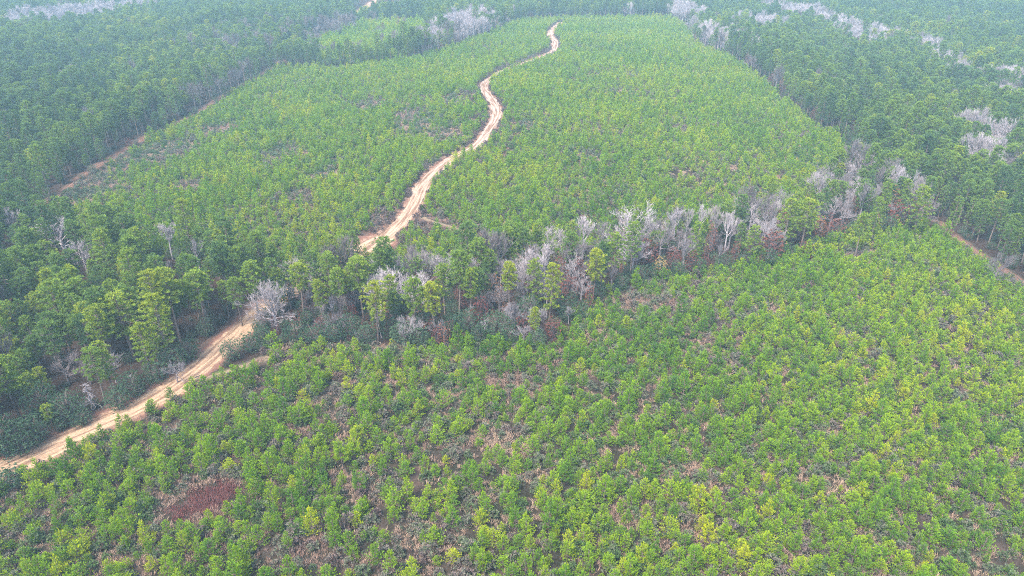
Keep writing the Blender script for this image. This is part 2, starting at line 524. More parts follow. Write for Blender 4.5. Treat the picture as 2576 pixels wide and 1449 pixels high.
def weed(seed):
    r = random.Random(seed)
    L = Build()
    rad, h = r.uniform(0.7, 1.1), r.uniform(1.1, 1.7)
    for i in range(46):
        ph, e = r.random() * 6.28, math.asin(r.uniform(0, 1))
        k = r.uniform(0.55, 1.0)
        p = Vector((math.cos(ph) * math.cos(e) * rad * k, math.sin(ph) * math.cos(e) * rad * k, 0.1 + math.sin(e) * h * 0.85 * k))
        L.tufted(p, Vector((p.x, p.y, 0.9)), 9, 0.34, 0.10, 1.2, r)
    return Form('shrub', None, L, None, M['weed'], h)

def grass(seed, mat=None, h=0.8):
    r = random.Random(seed)
    L = Build()
    for i in range(12):
        p = Vector((r.gauss(0, 0.45), r.gauss(0, 0.45), 0))
        L.tufted(p, Vector((r.uniform(-.4, .4), r.uniform(-.4, .4), 1)), 7, h, 0.07, 0.75, r)
    return Form('grass', None, L, None, mat or M['grass'], h)

F = {
    'young': [young_pine(100 + i) for i in range(9)],
    'tall': [tall_pine(200 + i, base=b, rad=q) for i, (b, q) in enumerate([(0.42, 2.6), (0.50, 2.4), (0.36, 2.9), (0.55, 2.8), (0.45, 2.2), (0.40, 3.1), (0.48, 2.6), (0.30, 2.5), (0.16, 2.4), (0.22, 2.7)])],
    'bare': [bare_tree(301, 'round', M['pale']), bare_tree(302, 'column', M['pale']), bare_tree(303, 'round', M['grey']), bare_tree(304, 'column', M['grey']),
             bare_tree(305, 'round', M['pale']), bare_tree(306, 'column', M['pale']), bare_tree(307, 'fan', M['pale'])],
    'snag': [snag(320), snag(321)],
    'rust': [leafy(400, 'rust', M['rust'], M['grey'], 9.0, 2.0, 0.12, 120, 7, 0.45, 0.20), leafy(401, 'rust', M['rust'], M['grey'], 7.0, 1.9, 0.1, 90, 7, 0.45, 0.2),
             leafy(402, 'rust', M['rust'], M['grey'], 10.0, 1.5, 0.15, 110, 7, 0.42, 0.18)],
    'dark': [leafy(410 + i, 'evergreen', M['dark'], M['bark'], hh, rr, 0.02, int(22 * hh * rr), 12, 0.30, 0.10) for i, (hh, rr) in enumerate([(4.2, 2.2), (5.5, 2.1), (3.2, 2.0), (6.5, 2.4), (8.5, 2.6), (7.5, 3.0)])],
    'weed': [weed(420 + i) for i in range(5)],
    'grass': [grass(430 + i) for i in range(3)],
    'red': [grass(440 + i, M['red'], 0.75) for i in range(3)],
}

# ------------------------------------------------------------------ things and masses
def tag(o, label=None, cat=None, group=None, kind=None):
    for k, v in (('label', label), ('category', cat), ('group', group), ('kind', kind)):
        if v:
            o[k] = v
    return o

def plant(name, form, x, y, scale, rot, tint, label, cat, group=None, sz=1.0, tilt=(0, 0), crown='crown'):
    """one plant: an Empty at its base over trunk and crown, or a single mesh where it shows no trunk"""
    z = float(terrain(x, y))
    if form.wood is None:
        o = bpy.data.objects.new(name, form.leaf)
        o['tint'] = float(tint)
    else:
        o = bpy.data.objects.new(name, None)
        o.empty_display_size = 0.5
    o.location = (x, y, z)
    o.rotation_euler = (tilt[0], tilt[1], rot)
    o.scale = (scale, scale, scale * sz)
    COL.objects.link(o)
    tag(o, label, cat, group)
    if form.wood is not None:
        for nm, me in (('trunk', form.wood), (crown, form.leaf)):
            c = bpy.data.objects.new(nm, me)
            COL.objects.link(c)
            c.parent = o
            c['tint'] = float(tint)
    return o

def mass(name, forms, P, label):
    """many plants nobody could count: one object of points, a plant of one of the forms on each"""
    n = len(P['x'])
    src = bpy.data.collections.new(name + '_forms')
    for i, fm in enumerate(forms):
        src.objects.link(bpy.data.objects.new(f'{name}_form_{i:02d}', fm.both))
    me = bpy.data.meshes.new(name)
    z = terrain(P['x'], P['y'])
    me.from_pydata(np.stack([P['x'], P['y'], z], 1).tolist(), [], [])
    for nm, typ, key, arr in (('tint', 'FLOAT', 'value', P['tint']), ('form', 'INT', 'value', P['form'])):
        at = me.attributes.new(nm, typ, 'POINT')
        at.data.foreach_set(key, np.asarray(arr))
    rot = np.zeros((n, 3)); rot[:, 2] = P['rot']
    rot[:, 0] = P.get('tilt', 0) * np.cos(P['rot'] * 7); rot[:, 1] = P.get('tilt', 0) * np.sin(P['rot'] * 5)
    scl = np.stack([P['scale'], P['scale'], P['scale'] * P['sz']], 1)
    for nm, arr in (('turn', rot), ('size', scl)):
        at = me.attributes.new(nm, 'FLOAT_VECTOR', 'POINT')
        at.data.foreach_set('vector', arr.ravel())
    o = bpy.data.objects.new(name, me)
    COL.objects.link(o)
    tag(o, label, None, None, 'stuff')
    ng = bpy.data.node_groups.new(name + '_nodes', 'GeometryNodeTree')
    ng.interface.new_socket('Geometry', in_out='INPUT', socket_type='NodeSocketGeometry')
    ng.interface.new_socket('Geometry', in_out='OUTPUT', socket_type='NodeSocketGeometry')
    N, Lk = ng.nodes, ng.links
    gi, go = N.new('NodeGroupInput'), N.new('NodeGroupOutput')
    ci = N.new('GeometryNodeCollectionInfo')
    ci.inputs['Collection'].default_value = src
    ci.inputs['Separate Children'].default_value = True
    ci.inputs['Reset Children'].default_value = True
    ip = N.new('GeometryNodeInstanceOnPoints')
    ip.inputs['Pick Instance'].default_value = True
    def na(nm, typ):
        a = N.new('GeometryNodeInputNamedAttribute')
        a.data_type = typ
        a.inputs['Name'].default_value = nm
        return a.outputs['Attribute']
    e2r = N.new('FunctionNodeEulerToRotation')
    Lk.new(na('turn', 'FLOAT_VECTOR'), e2r.inputs[0])
    Lk.new(gi.outputs[0], ip.inputs['Points'])
    Lk.new(ci.outputs[0], ip.inputs['Instance'])
    Lk.new(na('form', 'INT'), ip.inputs['Instance Index'])
    Lk.new(e2r.outputs[0], ip.inputs['Rotation'])
    Lk.new(na('size', 'FLOAT_VECTOR'), ip.inputs['Scale'])
    Lk.new(ip.outputs[0], go.inputs[0])
    md = o.modifiers.new('plants', 'NODES')
    md.node_group = ng
    return o

def take(P, m):
    return {k: (v[m] if isinstance(v, np.ndarray) else v) for k, v in P.items()}

def grid_points(x0, x1, y0, y1, dx, dy, jit):
    nx, ny = int((x1 - x0) / dx), int((y1 - y0) / dy)
    gx, gy = np.meshgrid(x0 + np.arange(nx) * dx, y0 + np.arange(ny) * dy)
    gx, gy = gx + (np.arange(ny) % 2)[:, None] * dx * 0.5, gy
    x = (gx + RNG.uniform(-jit, jit, gx.shape) * dx).ravel()
    y = (gy + RNG.uniform(-jit, jit, gx.shape) * dy).ravel()
    return x, y

def in_reach(x, y, margin=260, top=-150):
    """near enough to the frame to matter: inside it, or within a margin around it"""
    px, py, d = project(x, y, terrain(x, y) + 4)
    m = margin + 3000 / np.maximum(d, 30)
    return (px > -m) & (px < W0 + m) & (py > top) & (py < H0 + 160) & (y > 20)

def framed(x, y, h):
    px, py, d = project(x, y, terrain(x, y) + h * 0.6)
    return (px > -10) & (px < W0 + 10) & (py > -8) & (py < H0 + 25), px, py, d

def pack(x, y, forms, scale, tint, sz=1.0):
    n = len(x)
    return {'x': x, 'y': y, 'form': RNG.integers(0, forms, n).astype(np.int32), 'rot': RNG.uniform(0, 6.283, n), 'scale': np.broadcast_to(scale, (n,)).astype(float).copy(),
            'tint': np.clip(np.broadcast_to(tint, (n,)), 0, 1).astype(float).copy(), 'sz': np.broadcast_to(sz, (n,)).astype(float).copy()}

def nearest(P, n, h):
    ok, px, py, d = framed(P['x'], P['y'], h)
    size = np.where(ok, P['scale'] / d, 0)
    idx = np.argsort(-size)[:n]
    idx = idx[size[idx] > 0]
    m = np.zeros(len(px), bool)
    m[idx] = True
    return m, px, py

# what a plant can be told by: the landmark it stands at, its tone, then its size and place beside its like
FIELD_MARKS = [(60, 1270, 'at the corner of the sandy road'), (300, 1130, 'along the verge of the sandy road'), (500, 1258, 'around the wine-red brush patch'), (60, 1420, 'in the bottom left corner'),
               (270, 1412, 'by the weedy gap below the red patch'), (560, 1400, 'between the two weedy gaps at the lower left'), (780, 1390, 'by the mauve gap at the bottom edge'), (860, 1215, 'by the weedy gap beyond the red patch'), (1050, 1345, 'by the grey gap near the bottom middle'),
               (1280, 1420, 'at the middle of the bottom edge'), (1230, 1120, 'by the long scrubby gap in mid field'), (1585, 1290, 'by the pinkish grass gap'), (1740, 1210, 'by the pale twin openings'), (1740, 1360, 'by the small brown gap'),
               (1960, 1420, 'along the bottom edge right of middle'), (2080, 1212, 'by the grey scrub opening'), (2200, 1370, 'by the straw-coloured opening'), (2480, 1400, 'in the bottom right corner'), (2450, 1200, 'in the closed rows at the right edge'), (1500, 1420, 'below the pinkish grass gap')]
WOOD_MARKS = [(697, 760, 'by the fan-shaped bare tree'), (135, 575, 'around the wide silvery bare tree'), (412, 572, 'around the flat white treetop'), (485, 625, 'by the narrow leaning bare tree'), (300, 675, 'around the ochre-yellow pine'), (230, 990, 'around the white dead conifers'),
              (60, 1060, 'at the road corner of the near wood'), (435, 820, 'on the road bank'), (100, 800, 'in the shaded heart of the near wood'), (60, 680, 'at the left edge of the wood'), (560, 740, 'before the gap in the road'), (900, 690, 'where the road leaves the wood'),
              (952, 790, 'by the bright yellow-green pine'), (1120, 760, 'by the broad front pine'), (1282, 740, 'by the slender yellow-green pine'), (1405, 690, 'by the rust-red column tree'), (1470, 620, 'by the tall bright white tree'), (1605, 580, 'by the largest white bare tree'),
              (1657, 680, 'by the straw-yellow tree'), (1770, 600, 'in the rusty row'), (1838, 590, 'by the forked white tree'), (1985, 560, 'by the wide light green pines'), (2150, 470, 'by the chain of white trees'), (2295, 530, 'by the bulky pine'), (2340, 560, 'at the head of the clay track'),
              (2500, 640, 'beyond the clay track'), (2400, 450, 'in the wood above the clay track'), (1330, 840, 'at the front foot of the belt'), (800, 840, 'at the front of the belt near the road'), (215, 450, 'by the red firebreak'), (2145, 320, 'by the bright orange tree'),
              (2480, 330, 'by the brownish bare patch'), (2400, 150, 'along the far pale creek'), (1900, 50, 'along the far creek bend'), (1850, 140, 'on the far edge of the hill field'), (1160, 50, 'in the far pale clump'), (950, 120, 'before the half-grown plot'), (600, 200, 'along the far firebreak'), (150, 30, 'in the far pale band')]

def tell(P, idx, word, words_, tones, marks, h=3.0):
    """{index: (label, group)}"""
    px, py, d = project(P['x'], P['y'], terrain(P['x'], P['y']) + h)
    sets = {}
    for i in idx:
        q = [math.hypot(px[i] - m[0], (py[i] - m[1]) * 1.6) for m in marks]
        k = int(np.argmin(q))
        tone = next(t for lim, t in tones if P['tint'][i] < lim)
        sets.setdefault((k, tone), []).append((i, q[k], P['scale'][i] * P['sz'][i]))
    out = {}
    for (k, tone), it in sets.items():
        place = marks[k][2]
        if len(it) == 1:
            out[it[0][0]] = (f'only {tone} {word} {place}', None)
            continue
        rest = sorted(it, key=lambda t: -t[2])
        out[rest[0][0]] = (f'tallest {tone} {word} {place}', f'{words_} {place}')
        if len(rest) > 2:
            out[rest[-1][0]] = (f'smallest {tone} {word} {place}', f'{words_} {place}')
        rest = rest[1:-1] if len(rest) > 2 else rest[1:]
        if len(it) > 3:
            by = sorted(rest, key=lambda t: px[t[0]])
            out[by[0][0]] = (f'leftmost middle-sized {tone} {word} {place}', f'{words_} {place}')
            if len(by) > 1:
                out[by[-1][0]] = (f'rightmost middle-sized {tone} {word} {place}', f'{words_} {place}')
            rest = by[1:-1]
            if len(rest) > 2:
                by = sorted(rest, key=lambda t: -py[t[0]])
                out[by[0][0]] = (f'nearest middle-sized {tone} {word} {place}', f'{words_} {place}')
                out[by[-1][0]] = (f'farthest middle-sized {tone} {word} {place}', f'{words_} {place}')
                rest = by[1:-1]
        for t in rest:
            out[t[0]] = (f'{tone} {word} among several alike {place}', f'{words_} {place}')
    return out

GREEN = [(0.36, 'deep green'), (0.56, 'mid-green'), (9, 'yellow-green')]
PINEY = [(0.28, 'dark green'), (0.48, 'mid-green'), (9, 'light green')]
BUSHY = [(0.45, 'dark green'), (9, 'grey-green')]
WEEDY = [(0.42, 'mauve-brown'), (0.68, 'grey'), (9, 'dull green')]
RUSTY = [(0.25, 'dark red'), (0.45, 'rust-brown'), (9, 'tan')]
BARE = [(0.42, 'dull grey'), (9, 'pale grey')]

# ------------------------------------------------------------------ ground and roads
def grid_mesh(name, xs, ys, attrs, mat, dz=0.0):
    X, Y = np.meshgrid(xs, ys)
    Z = terrain(X, Y) + dz
    nx, ny = len(xs), len(ys)
    v = np.stack([X, Y, Z], -1).reshape(-1, 3)
    i = (np.arange(ny - 1)[:, None] * nx + np.arange(nx - 1)[None, :]).ravel()
    f = np.stack([i, i + 1, i + nx + 1, i + nx], 1)
    me = bpy.data.meshes.new(name)
    me.vertices.add(len(v)); me.vertices.foreach_set('co', v.ravel())
    me.loops.add(f.size); me.loops.foreach_set('vertex_index', f.ravel().astype(np.int32))
    me.polygons.add(len(f)); me.polygons.foreach_set('loop_start', (np.arange(len(f)) * 4).astype(np.int32))
    for nm, fn in attrs.items():
        at = me.attributes.new(nm, 'FLOAT', 'POINT')
        at.data.foreach_set('value', fn(X.ravel(), Y.ravel()))
    me.update(calc_edges=True)
    me.polygons.foreach_set('use_smooth', np.ones(len(f), bool))
    me.materials.append(mat)
    o = bpy.data.objects.new(name, me)
    COL.objects.link(o)
    return tag(o, kind='structure')

def wooded(x, y):
    return (~(inside(FIELD, x, y) | inside(HILL, x, y))).astype(float)

m_ground, nt, out = new_mat('ground_cover')
geo = node(nt, 'ShaderNodeNewGeometry')
wd = node(nt, 'ShaderNodeAttribute', attribute_type='GEOMETRY', attribute_name='wooded')
n1 = noise(nt, 0.22, 6, 0.65, geo.outputs['Position'])
n2 = noise(nt, 1.7, 5, 0.7, geo.outputs['Position'])
open_c = ramp(nt, n1, [(0.30, (0.016, 0.020, 0.010)), (0.45, (0.030, 0.027, 0.019)), (0.60, (0.058, 0.043, 0.035)), (0.75, (0.11, 0.078, 0.064))])
open_c = mixc(nt, 0.75, open_c, ramp(nt, n2, [(0.3, (0.35, 0.33, 0.3)), (0.7, (1.25, 1.2, 1.2))]), 'MULTIPLY')
wood_c = ramp(nt, n2, [(0.3, (0.016, 0.012, 0.010)), (0.6, (0.045, 0.028, 0.022)), (0.8, (0.075, 0.048, 0.038))])
gc = mixc(nt, wd.outputs['Fac'], open_c, wood_c)
d = node(nt, 'ShaderNodeBsdfDiffuse')
nt.links.new(gc, d.inputs[0])
nt.links.new(d.outputs[0], out.inputs['Surface'])

xs = np.concatenate([np.linspace(-2600, -420, 30)[:-1], np.arange(-420, 421, 3.0), np.linspace(420, 2600, 30)[1:]])
ys = np.concatenate([np.linspace(-600, 30, 12)[:-1], np.arange(30, 760, 3.0), np.linspace(760, 3000, 30)[1:]])
grid_mesh('ground', xs, ys, {'wooded': wooded}, m_ground)

def road_mat(name, main, far, rut, edge, verge):
    m, nt, out = new_mat(name)
    ac = node(nt, 'ShaderNodeAttribute', attribute_type='GEOMETRY', attribute_name='across')
    al = node(nt, 'ShaderNodeAttribute', attribute_type='GEOMETRY', attribute_name='along')
    geo = node(nt, 'ShaderNodeNewGeometry')
    n = noise(nt, 0.35, 5, 0.65, geo.outputs['Position'])
    nf = noise(nt, 2.2, 4, 0.7, geo.outputs['Position'])
    # wheel tracks, washed and re-cut: streaks that run along the road
    cmb = node(nt, 'ShaderNodeCombineXYZ')
    k1 = node(nt, 'ShaderNodeMath', operation='MULTIPLY'); nt.links.new(ac.outputs['Fac'], k1.inputs[0]); k1.inputs[1].default_value = 3.6
    k2 = node(nt, 'ShaderNodeMath', operation='MULTIPLY'); nt.links.new(al.outputs['Fac'], k2.inputs[0]); k2.inputs[1].default_value = 0.045
    nt.links.new(k1.outputs[0], cmb.inputs[0]); nt.links.new(k2.outputs[0], cmb.inputs[1])
    streak = noise(nt, 1.6, 5, 0.6, cmb.outputs[0])
    soil = node(nt, 'ShaderNodeMapRange')
    nt.links.new(al.outputs['Fac'], soil.inputs[0])
    soil.inputs[1].default_value, soil.inputs[2].default_value = 90.0, 190.0
    base = mixc(nt, soil.outputs[0], main, far)
    rr = node(nt, 'ShaderNodeMapRange')
    nt.links.new(streak, rr.inputs[0])
    rr.inputs[1].default_value, rr.inputs[2].default_value = 0.45, 0.57
    base = mixc(nt, rr.outputs[0], base, rut)
    ab = node(nt, 'ShaderNodeMath', operation='ABSOLUTE')
    nt.links.new(ac.outputs['Fac'], ab.inputs[0])
    wob = node(nt, 'ShaderNodeMath', operation='MULTIPLY_ADD')
    side = node(nt, 'ShaderNodeMath', operation='MAXIMUM'); nt.links.new(ac.outputs['Fac'], side.inputs[0]); side.inputs[1].default_value = 0.0
    lop = node(nt, 'ShaderNodeMath', operation='MULTIPLY_ADD'); nt.links.new(side.outputs[0], lop.inputs[0]); lop.inputs[1].default_value = 0.3; nt.links.new(ab.outputs[0], lop.inputs[2])
    nt.links.new(n, wob.inputs[0]); wob.inputs[1].default_value = 0.9; nt.links.new(lop.outputs[0], wob.inputs[2])
    e1 = node(nt, 'ShaderNodeMapRange'); nt.links.new(wob.outputs[0], e1.inputs[0]); e1.inputs[1].default_value, e1.inputs[2].default_value = 0.95, 1.15
    e2 = node(nt, 'ShaderNodeMapRange'); nt.links.new(wob.outputs[0], e2.inputs[0]); e2.inputs[1].default_value, e2.inputs[2].default_value = 1.2, 1.4
    c = mixc(nt, e1.outputs[0], base, edge)
    c = mixc(nt, e2.outputs[0], c, verge)
    c = mixc(nt, 0.7, c, ramp(nt, nf, [(0.3, (0.55, 0.52, 0.50)), (0.66, (1.18, 1.16, 1.14))]), 'MULTIPLY')
    d = node(nt, 'ShaderNodeBsdfDiffuse')
    nt.links.new(c, d.inputs[0])
    bp = node(nt, 'ShaderNodeBump')
    bp.inputs['Strength'].default_value = 0.7
    bp.inputs['Distance'].default_value = 0.2
    nt.links.new(nf, bp.inputs['Height'])
    nt.links.new(bp.outputs[0], d.inputs['Normal'])
    nt.links.new(d.outputs[0], out.inputs['Surface'])
    return m

def road(name, line, halfw, mat, lift=0.06, seed=0, cols=11, shift=0.0):
    n = len(line)
    tg = np.gradient(line, axis=0)
    tg /= np.linalg.norm(tg, axis=1)[:, None] + 1e-9
    nr = np.stack([-tg[:, 1], tg[:, 0]], 1)
    s = np.arange(n) * 2.0
    hw = halfw if callable(halfw) else (lambda i: halfw)
    v, f, ac, al = [], [], [], []
    for i in range(n):
        wl = 1.3 * hw(i / (n - 1)) * (0.72 + 0.6 * float(fnoise(s[i], 0, 13, seed)))
        wr = hw(i / (n - 1)) * (0.72 + 0.6 * float(fnoise(s[i], 90, 13, seed + 3)))
        for k in range(cols):
            a = -1 + 2 * k / (cols - 1)
            q = line[i] + nr[i] * (a * (wl if a > 0 else wr) + shift)
            edge = abs(a) > 0.99
            rut = -0.05 if 0.3 < abs(a) < 0.55 else 0.0
            v.append((q[0], q[1], float(terrain(q[0], q[1])) + (-0.05 if edge else lift + rut)))
            ac.append(a)
            al.append(s[i])
    for i in range(n - 1):
        for k in range(cols - 1):
            f.append((i * cols + k, i * cols + k + 1, (i + 1) * cols + k + 1, (i + 1) * cols + k))
    me = bpy.data.meshes.new(name)
    me.from_pydata(v, [], f)
    me.attributes.new('across', 'FLOAT', 'POINT').data.foreach_set('value', ac)
    me.attributes.new('along', 'FLOAT', 'POINT').data.foreach_set('value', al)
    me.polygons.foreach_set('use_smooth', [True] * len(f))
    me.materials.append(mat)
    o = bpy.data.objects.new(name, me)
    COL.objects.link(o)
    return tag(o, kind='structure')

m_road = road_mat('sandy_road', (0.33, 0.230, 0.152), (0.315, 0.235, 0.192), (0.16, 0.098, 0.066), (0.150, 0.078, 0.058), (0.075, 0.050, 0.040))
m_spur = road_mat('grassy_track', (0.19, 0.145, 0.095), (0.19, 0.145, 0.095), (0.12, 0.09, 0.065), (0.08, 0.065, 0.045), (0.05, 0.045, 0.03))
m_brk = road_mat('red_clay_break', (0.165, 0.088, 0.064), (0.165, 0.088, 0.064), (0.075, 0.052, 0.038), (0.09, 0.055, 0.04), (0.05, 0.04, 0.03))
flare = np.array(ground(935, 622))
t_fl = np.argmin(np.abs(ROAD - flare).sum(1)) / (len(ROAD) - 1)
road('dirt_road', ROAD, lambda t: 4.9 - 0.7 * min(1, t * 3) + 2.8 * math.exp(-((t - t_fl) / 0.018) ** 2), m_road, 0.08, 1)
road('track', SPUR, 1.7, m_spur, 0.05, 2)
road('dirt_road', FARROAD, 5.0, m_road, 0.08, 3)
road('firebreak', BREAK_L, 2.6, m_brk, 0.05, 4)
road('firebreak', BREAK_R, 2.0, m_brk, 0.05, 5)
road('track', CROSS, 1.3, m_spur, 0.05, 6)

def off_roads(x, y, margin=0.0):
    ok = line_dist(ROAD, x, y) > 3.5 + margin
    ok &= np.hypot(x - flare[0], y - flare[1]) > 8.0 + margin
    ok &= line_dist(SPUR, x, y) > 1.4 + margin
    ok &= line_dist(FARROAD, x, y) > 6.5 + margin
    ok &= line_dist(BREAK_L, x, y) > 1.7 + margin
    ok &= line_dist(BREAK_R, x, y) > 1.6 + margin
    ok &= line_dist(CROSS, x, y) > 1.8 + margin
    return ok

# ------------------------------------------------------------------ young pines
x, y = grid_points(-330, 330, 40, 720, 2.05, 2.0, 0.46)
m = (inside(FIELD, x, y) | inside(HILL, x, y) | inside(FARPLOT, x, y) | inside(MIDPLOT, x, y)) & in_reach(x, y) & off_roads(x, y, 0.4)
x, y = x[m], y[m]
far_bend = ROAD[np.argmin(np.abs(ROAD - np.array(ground(1263, 180))).sum(1)):np.argmin(np.abs(ROAD - np.array(ground(1395, 126))).sum(1))]
m = line_dist(far_bend, x, y) > 5.5
m &= (line_dist(BREAK_L, x, y) > 5.0 + 3 * fnoise(x, y, 12, 71)) & (line_dist(BREAK_R, x, y) > 3.2 + 2 * fnoise(x, y, 12, 72))
m &= (line_dist(np.vstack([RED, RED[:1]]), x, y) > 1.6) & ~inside(RED, x, y)
x, y = x[m], y[m]
hillside = ~inside(FIELD, x, y)
g = gap_amount(x, y)
dens = fnoise(x, y, 22, 3)
keep = RNG.random(len(x)) < np.clip(0.62 + (dens - 0.38) * 1.6, 0.25, 0.97) * (1 - 0.93 * g) + (hillside * 0.12 + 0.25 * np.clip((x - 8) / 40, 0, 1) * ~hillside) * (g < 0.3)
x, y, hillside, g = x[keep], y[keep], hillside[keep], g[keep]
tint = 0.46 + (fnoise(x, y, 34, 9) - 0.5) * 0.5 + RNG.normal(0, 0.15, len(x)) + 0.06 * hillside
yel = RNG.random(len(x)) < 0.035
tint = np.where(yel, tint + 0.35, tint)
scale = (0.56 + 0.36 * (fnoise(x, y, 40, 12)) + RNG.normal(0, 0.2, len(x))) * np.where(g > 0.25, 0.8, 1.0)
scale = np.clip(scale, 0.36, 1.2)
half = inside(MIDPLOT, x, y) | inside(FARPLOT, x, y)
scale = np.where(half, scale * 1.5, scale)
tint = tint - 0.02 * half
YP = pack(x, y, len(F['young']), scale, tint, np.clip(RNG.normal(1.05, 0.2, len(x)), 0.7, 1.6))
YP['tilt'] = np.full(len(x), 0.05)
near, px, py = nearest(YP, 300, 4)
mass('young_pine_plantation', F['young'], take(YP, ~near), 'dense plantation of young green pines covering the fields')
T = tell(YP, np.where(near)[0], 'young pine', 'young pines', GREEN, FIELD_MARKS)
for i in np.where(near)[0]:
    plant('young_pine', F['young'][YP['form'][i]], YP['x'][i], YP['y'][i], YP['scale'][i], YP['rot'][i], YP['tint'][i],
          T[i][0], 'young pine', T[i][1], YP['sz'][i])

# ------------------------------------------------------------------ tall trees set by hand: (top pixel, base pixel)
used, heroes = [], []
def height_at(x, y, py_top):
    z = float(terrain(x, y))
    lo, hi = 0.5, 40.0
    for _ in range(40):
        mid = (lo + hi) / 2
        if project(x, y, z + mid)[1] > py_top:
            lo = mid
        else:
            hi = mid
    return lo

def from_top(px, py, h):
    return ground(px, py, h)

def put(name, form, px, top, base=None, h=None, tint=0.5, wide=1.0, rot=None, label='', cat='tree', group=None, tilt=(0, 0), crown='crown', clear=2.6):
    if base is not None:
        x, y = ground(px, base)
        h = height_at(x, y, top)
    else:
        x, y = from_top(px, top, h)
    sz = h / form.height
    plant(name, form, x, y, sz * wide, random.uniform(0, 6.28) if rot is None else rot, tint, label, cat, group, 1.0 / wide, tilt, crown)
    used.append((x, y, clear))
    heroes.append((x, y, h, h * (0.36 if 'fan' in label else 0.16) * wide, base is not None))

# pines of the creek strip and of the near wood
TP = F['tall']
for (px_, top, base, h, tint_, wide, lab) in [
    (952, 712, 862, None, 0.92, 1.05, 'bright yellow-green tall pine standing in front of the strip'),
    (1046, 704, 860, None, 0.62, 0.95, 'slim mid-green tall pine between two yellow-green ones'),
    (1098, 714, 858, None, 0.95, 1.15, 'broad yellow-green tall pine at the front of the strip'),
    (1155, 634, 800, None, 0.50, 1.1, 'dark topped tall pine rising behind the broad yellow-green one'),
    (1120, 668, 800, None, 0.62, 1.0, 'green tall pine close beside the dark topped one'),
    (765, 668, 800, None, 0.80, 1.15, 'leafy light green tall pine just past the pale fan-shaped tree'),
    (815, 706, 830, None, 0.82, 0.8, 'small narrow light green pine near the fan-shaped tree'),
    (862, 680, 815, None, 0.66, 1.0, 'mid-green tall pine near the end of the sandy road'),
    (915, 655, 800, None, 0.66, 1.15, 'tall rounded pine where the sandy road comes out of the wood'),
    (845, 640, 780, None, 0.60, 1.0, 'tall pine at the bend of the sandy road'),
    (1282, 664, 800, None, 0.90, 0.9, 'slender yellow-green pine in the middle of the strip'),
    (1345, 656, 800, None, 0.70, 0.9, 'pine beside the rust-red column tree'),
    (1380, 664, 815, None, 0.88, 1.0, 'bright green pine just before the rust-red column tree'),
    (1346, 776, 870, None, 0.85, 0.9, 'short rounded green pine above a red bush'),
    (1490, 630, 760, None, 0.90, 1.1, 'yellowish broad pine with a bare stem in the strip'),
    (1540, 590, 730, None, 0.62, 1.1, 'green pine behind the yellowish broad one'),
    (1585, 560, 700, None, 0.55, 1.0, 'dark pine below the large white bare tree'),
    (1745, 560, 680, None, 0.66, 1.0, 'pine at the back of the strip beside a bare grey tree'),
    (1880, 570, 680, None, 0.66, 1.1, 'pine between the two palest bare trees'),
    (1960, 502, 640, None, 0.72, 1.2, 'wide two-headed light green pine in the strip'),
    (2010, 505, 640, None, 0.74, 1.3, 'wide light green pine beside the two-headed one'),
    (2150, 540, 650, None, 0.62, 1.0, 'pine at the thin end of the strip'),
    (2295, 470, 600, None, 0.70, 1.3, 'bulky green pine near the red clay track'),
    (2190, 500, 610, None, 0.60, 1.0, 'pine beside the chain of white bare trees'),
    (340, 742, 905, None, 0.74, 1.5, 'broad bright green pine on the edge of the near wood'),
    (435, 742, 925, None, 0.82, 1.1, 'yellow-green pine overhanging the sandy road'),
    (455, 680, 860, None, 0.78, 1.0, 'tall light green pine in the roadside row'),
    (520, 688, 840, None, 0.66, 1.25, 'tall spreading pine at the roadside with a bare stem'),
    (650, 660, 800, None, 0.62, 1.35, 'full green pine beside the road gap'),
    (610, 700, 820, None, 0.50, 1.0, 'darker pine just before the road gap'),
    (300, 648, None, 13, 1.0, 0.9, 'ochre-yellow pine alone among the dark green wood'),
    (55, 900, 1060, None, 0.60, 1.3, 'pine at the corner of the near wood above the road'),
    (140, 1020, 1085, None, 0.78, 1.2, 'small pale green pine low at the edge of the sandy road'),
    (265, 880, 1010, None, 0.5, 1.2, 'dark green pine on the bank above the sandy road'),
]:
    put('tall_pine', random.choice(TP), px_, top, base, h, tint_ if h else 0.17 + tint_ * 0.78, wide, None, lab, 'pine tree', 'tall pines set apart in the wood')

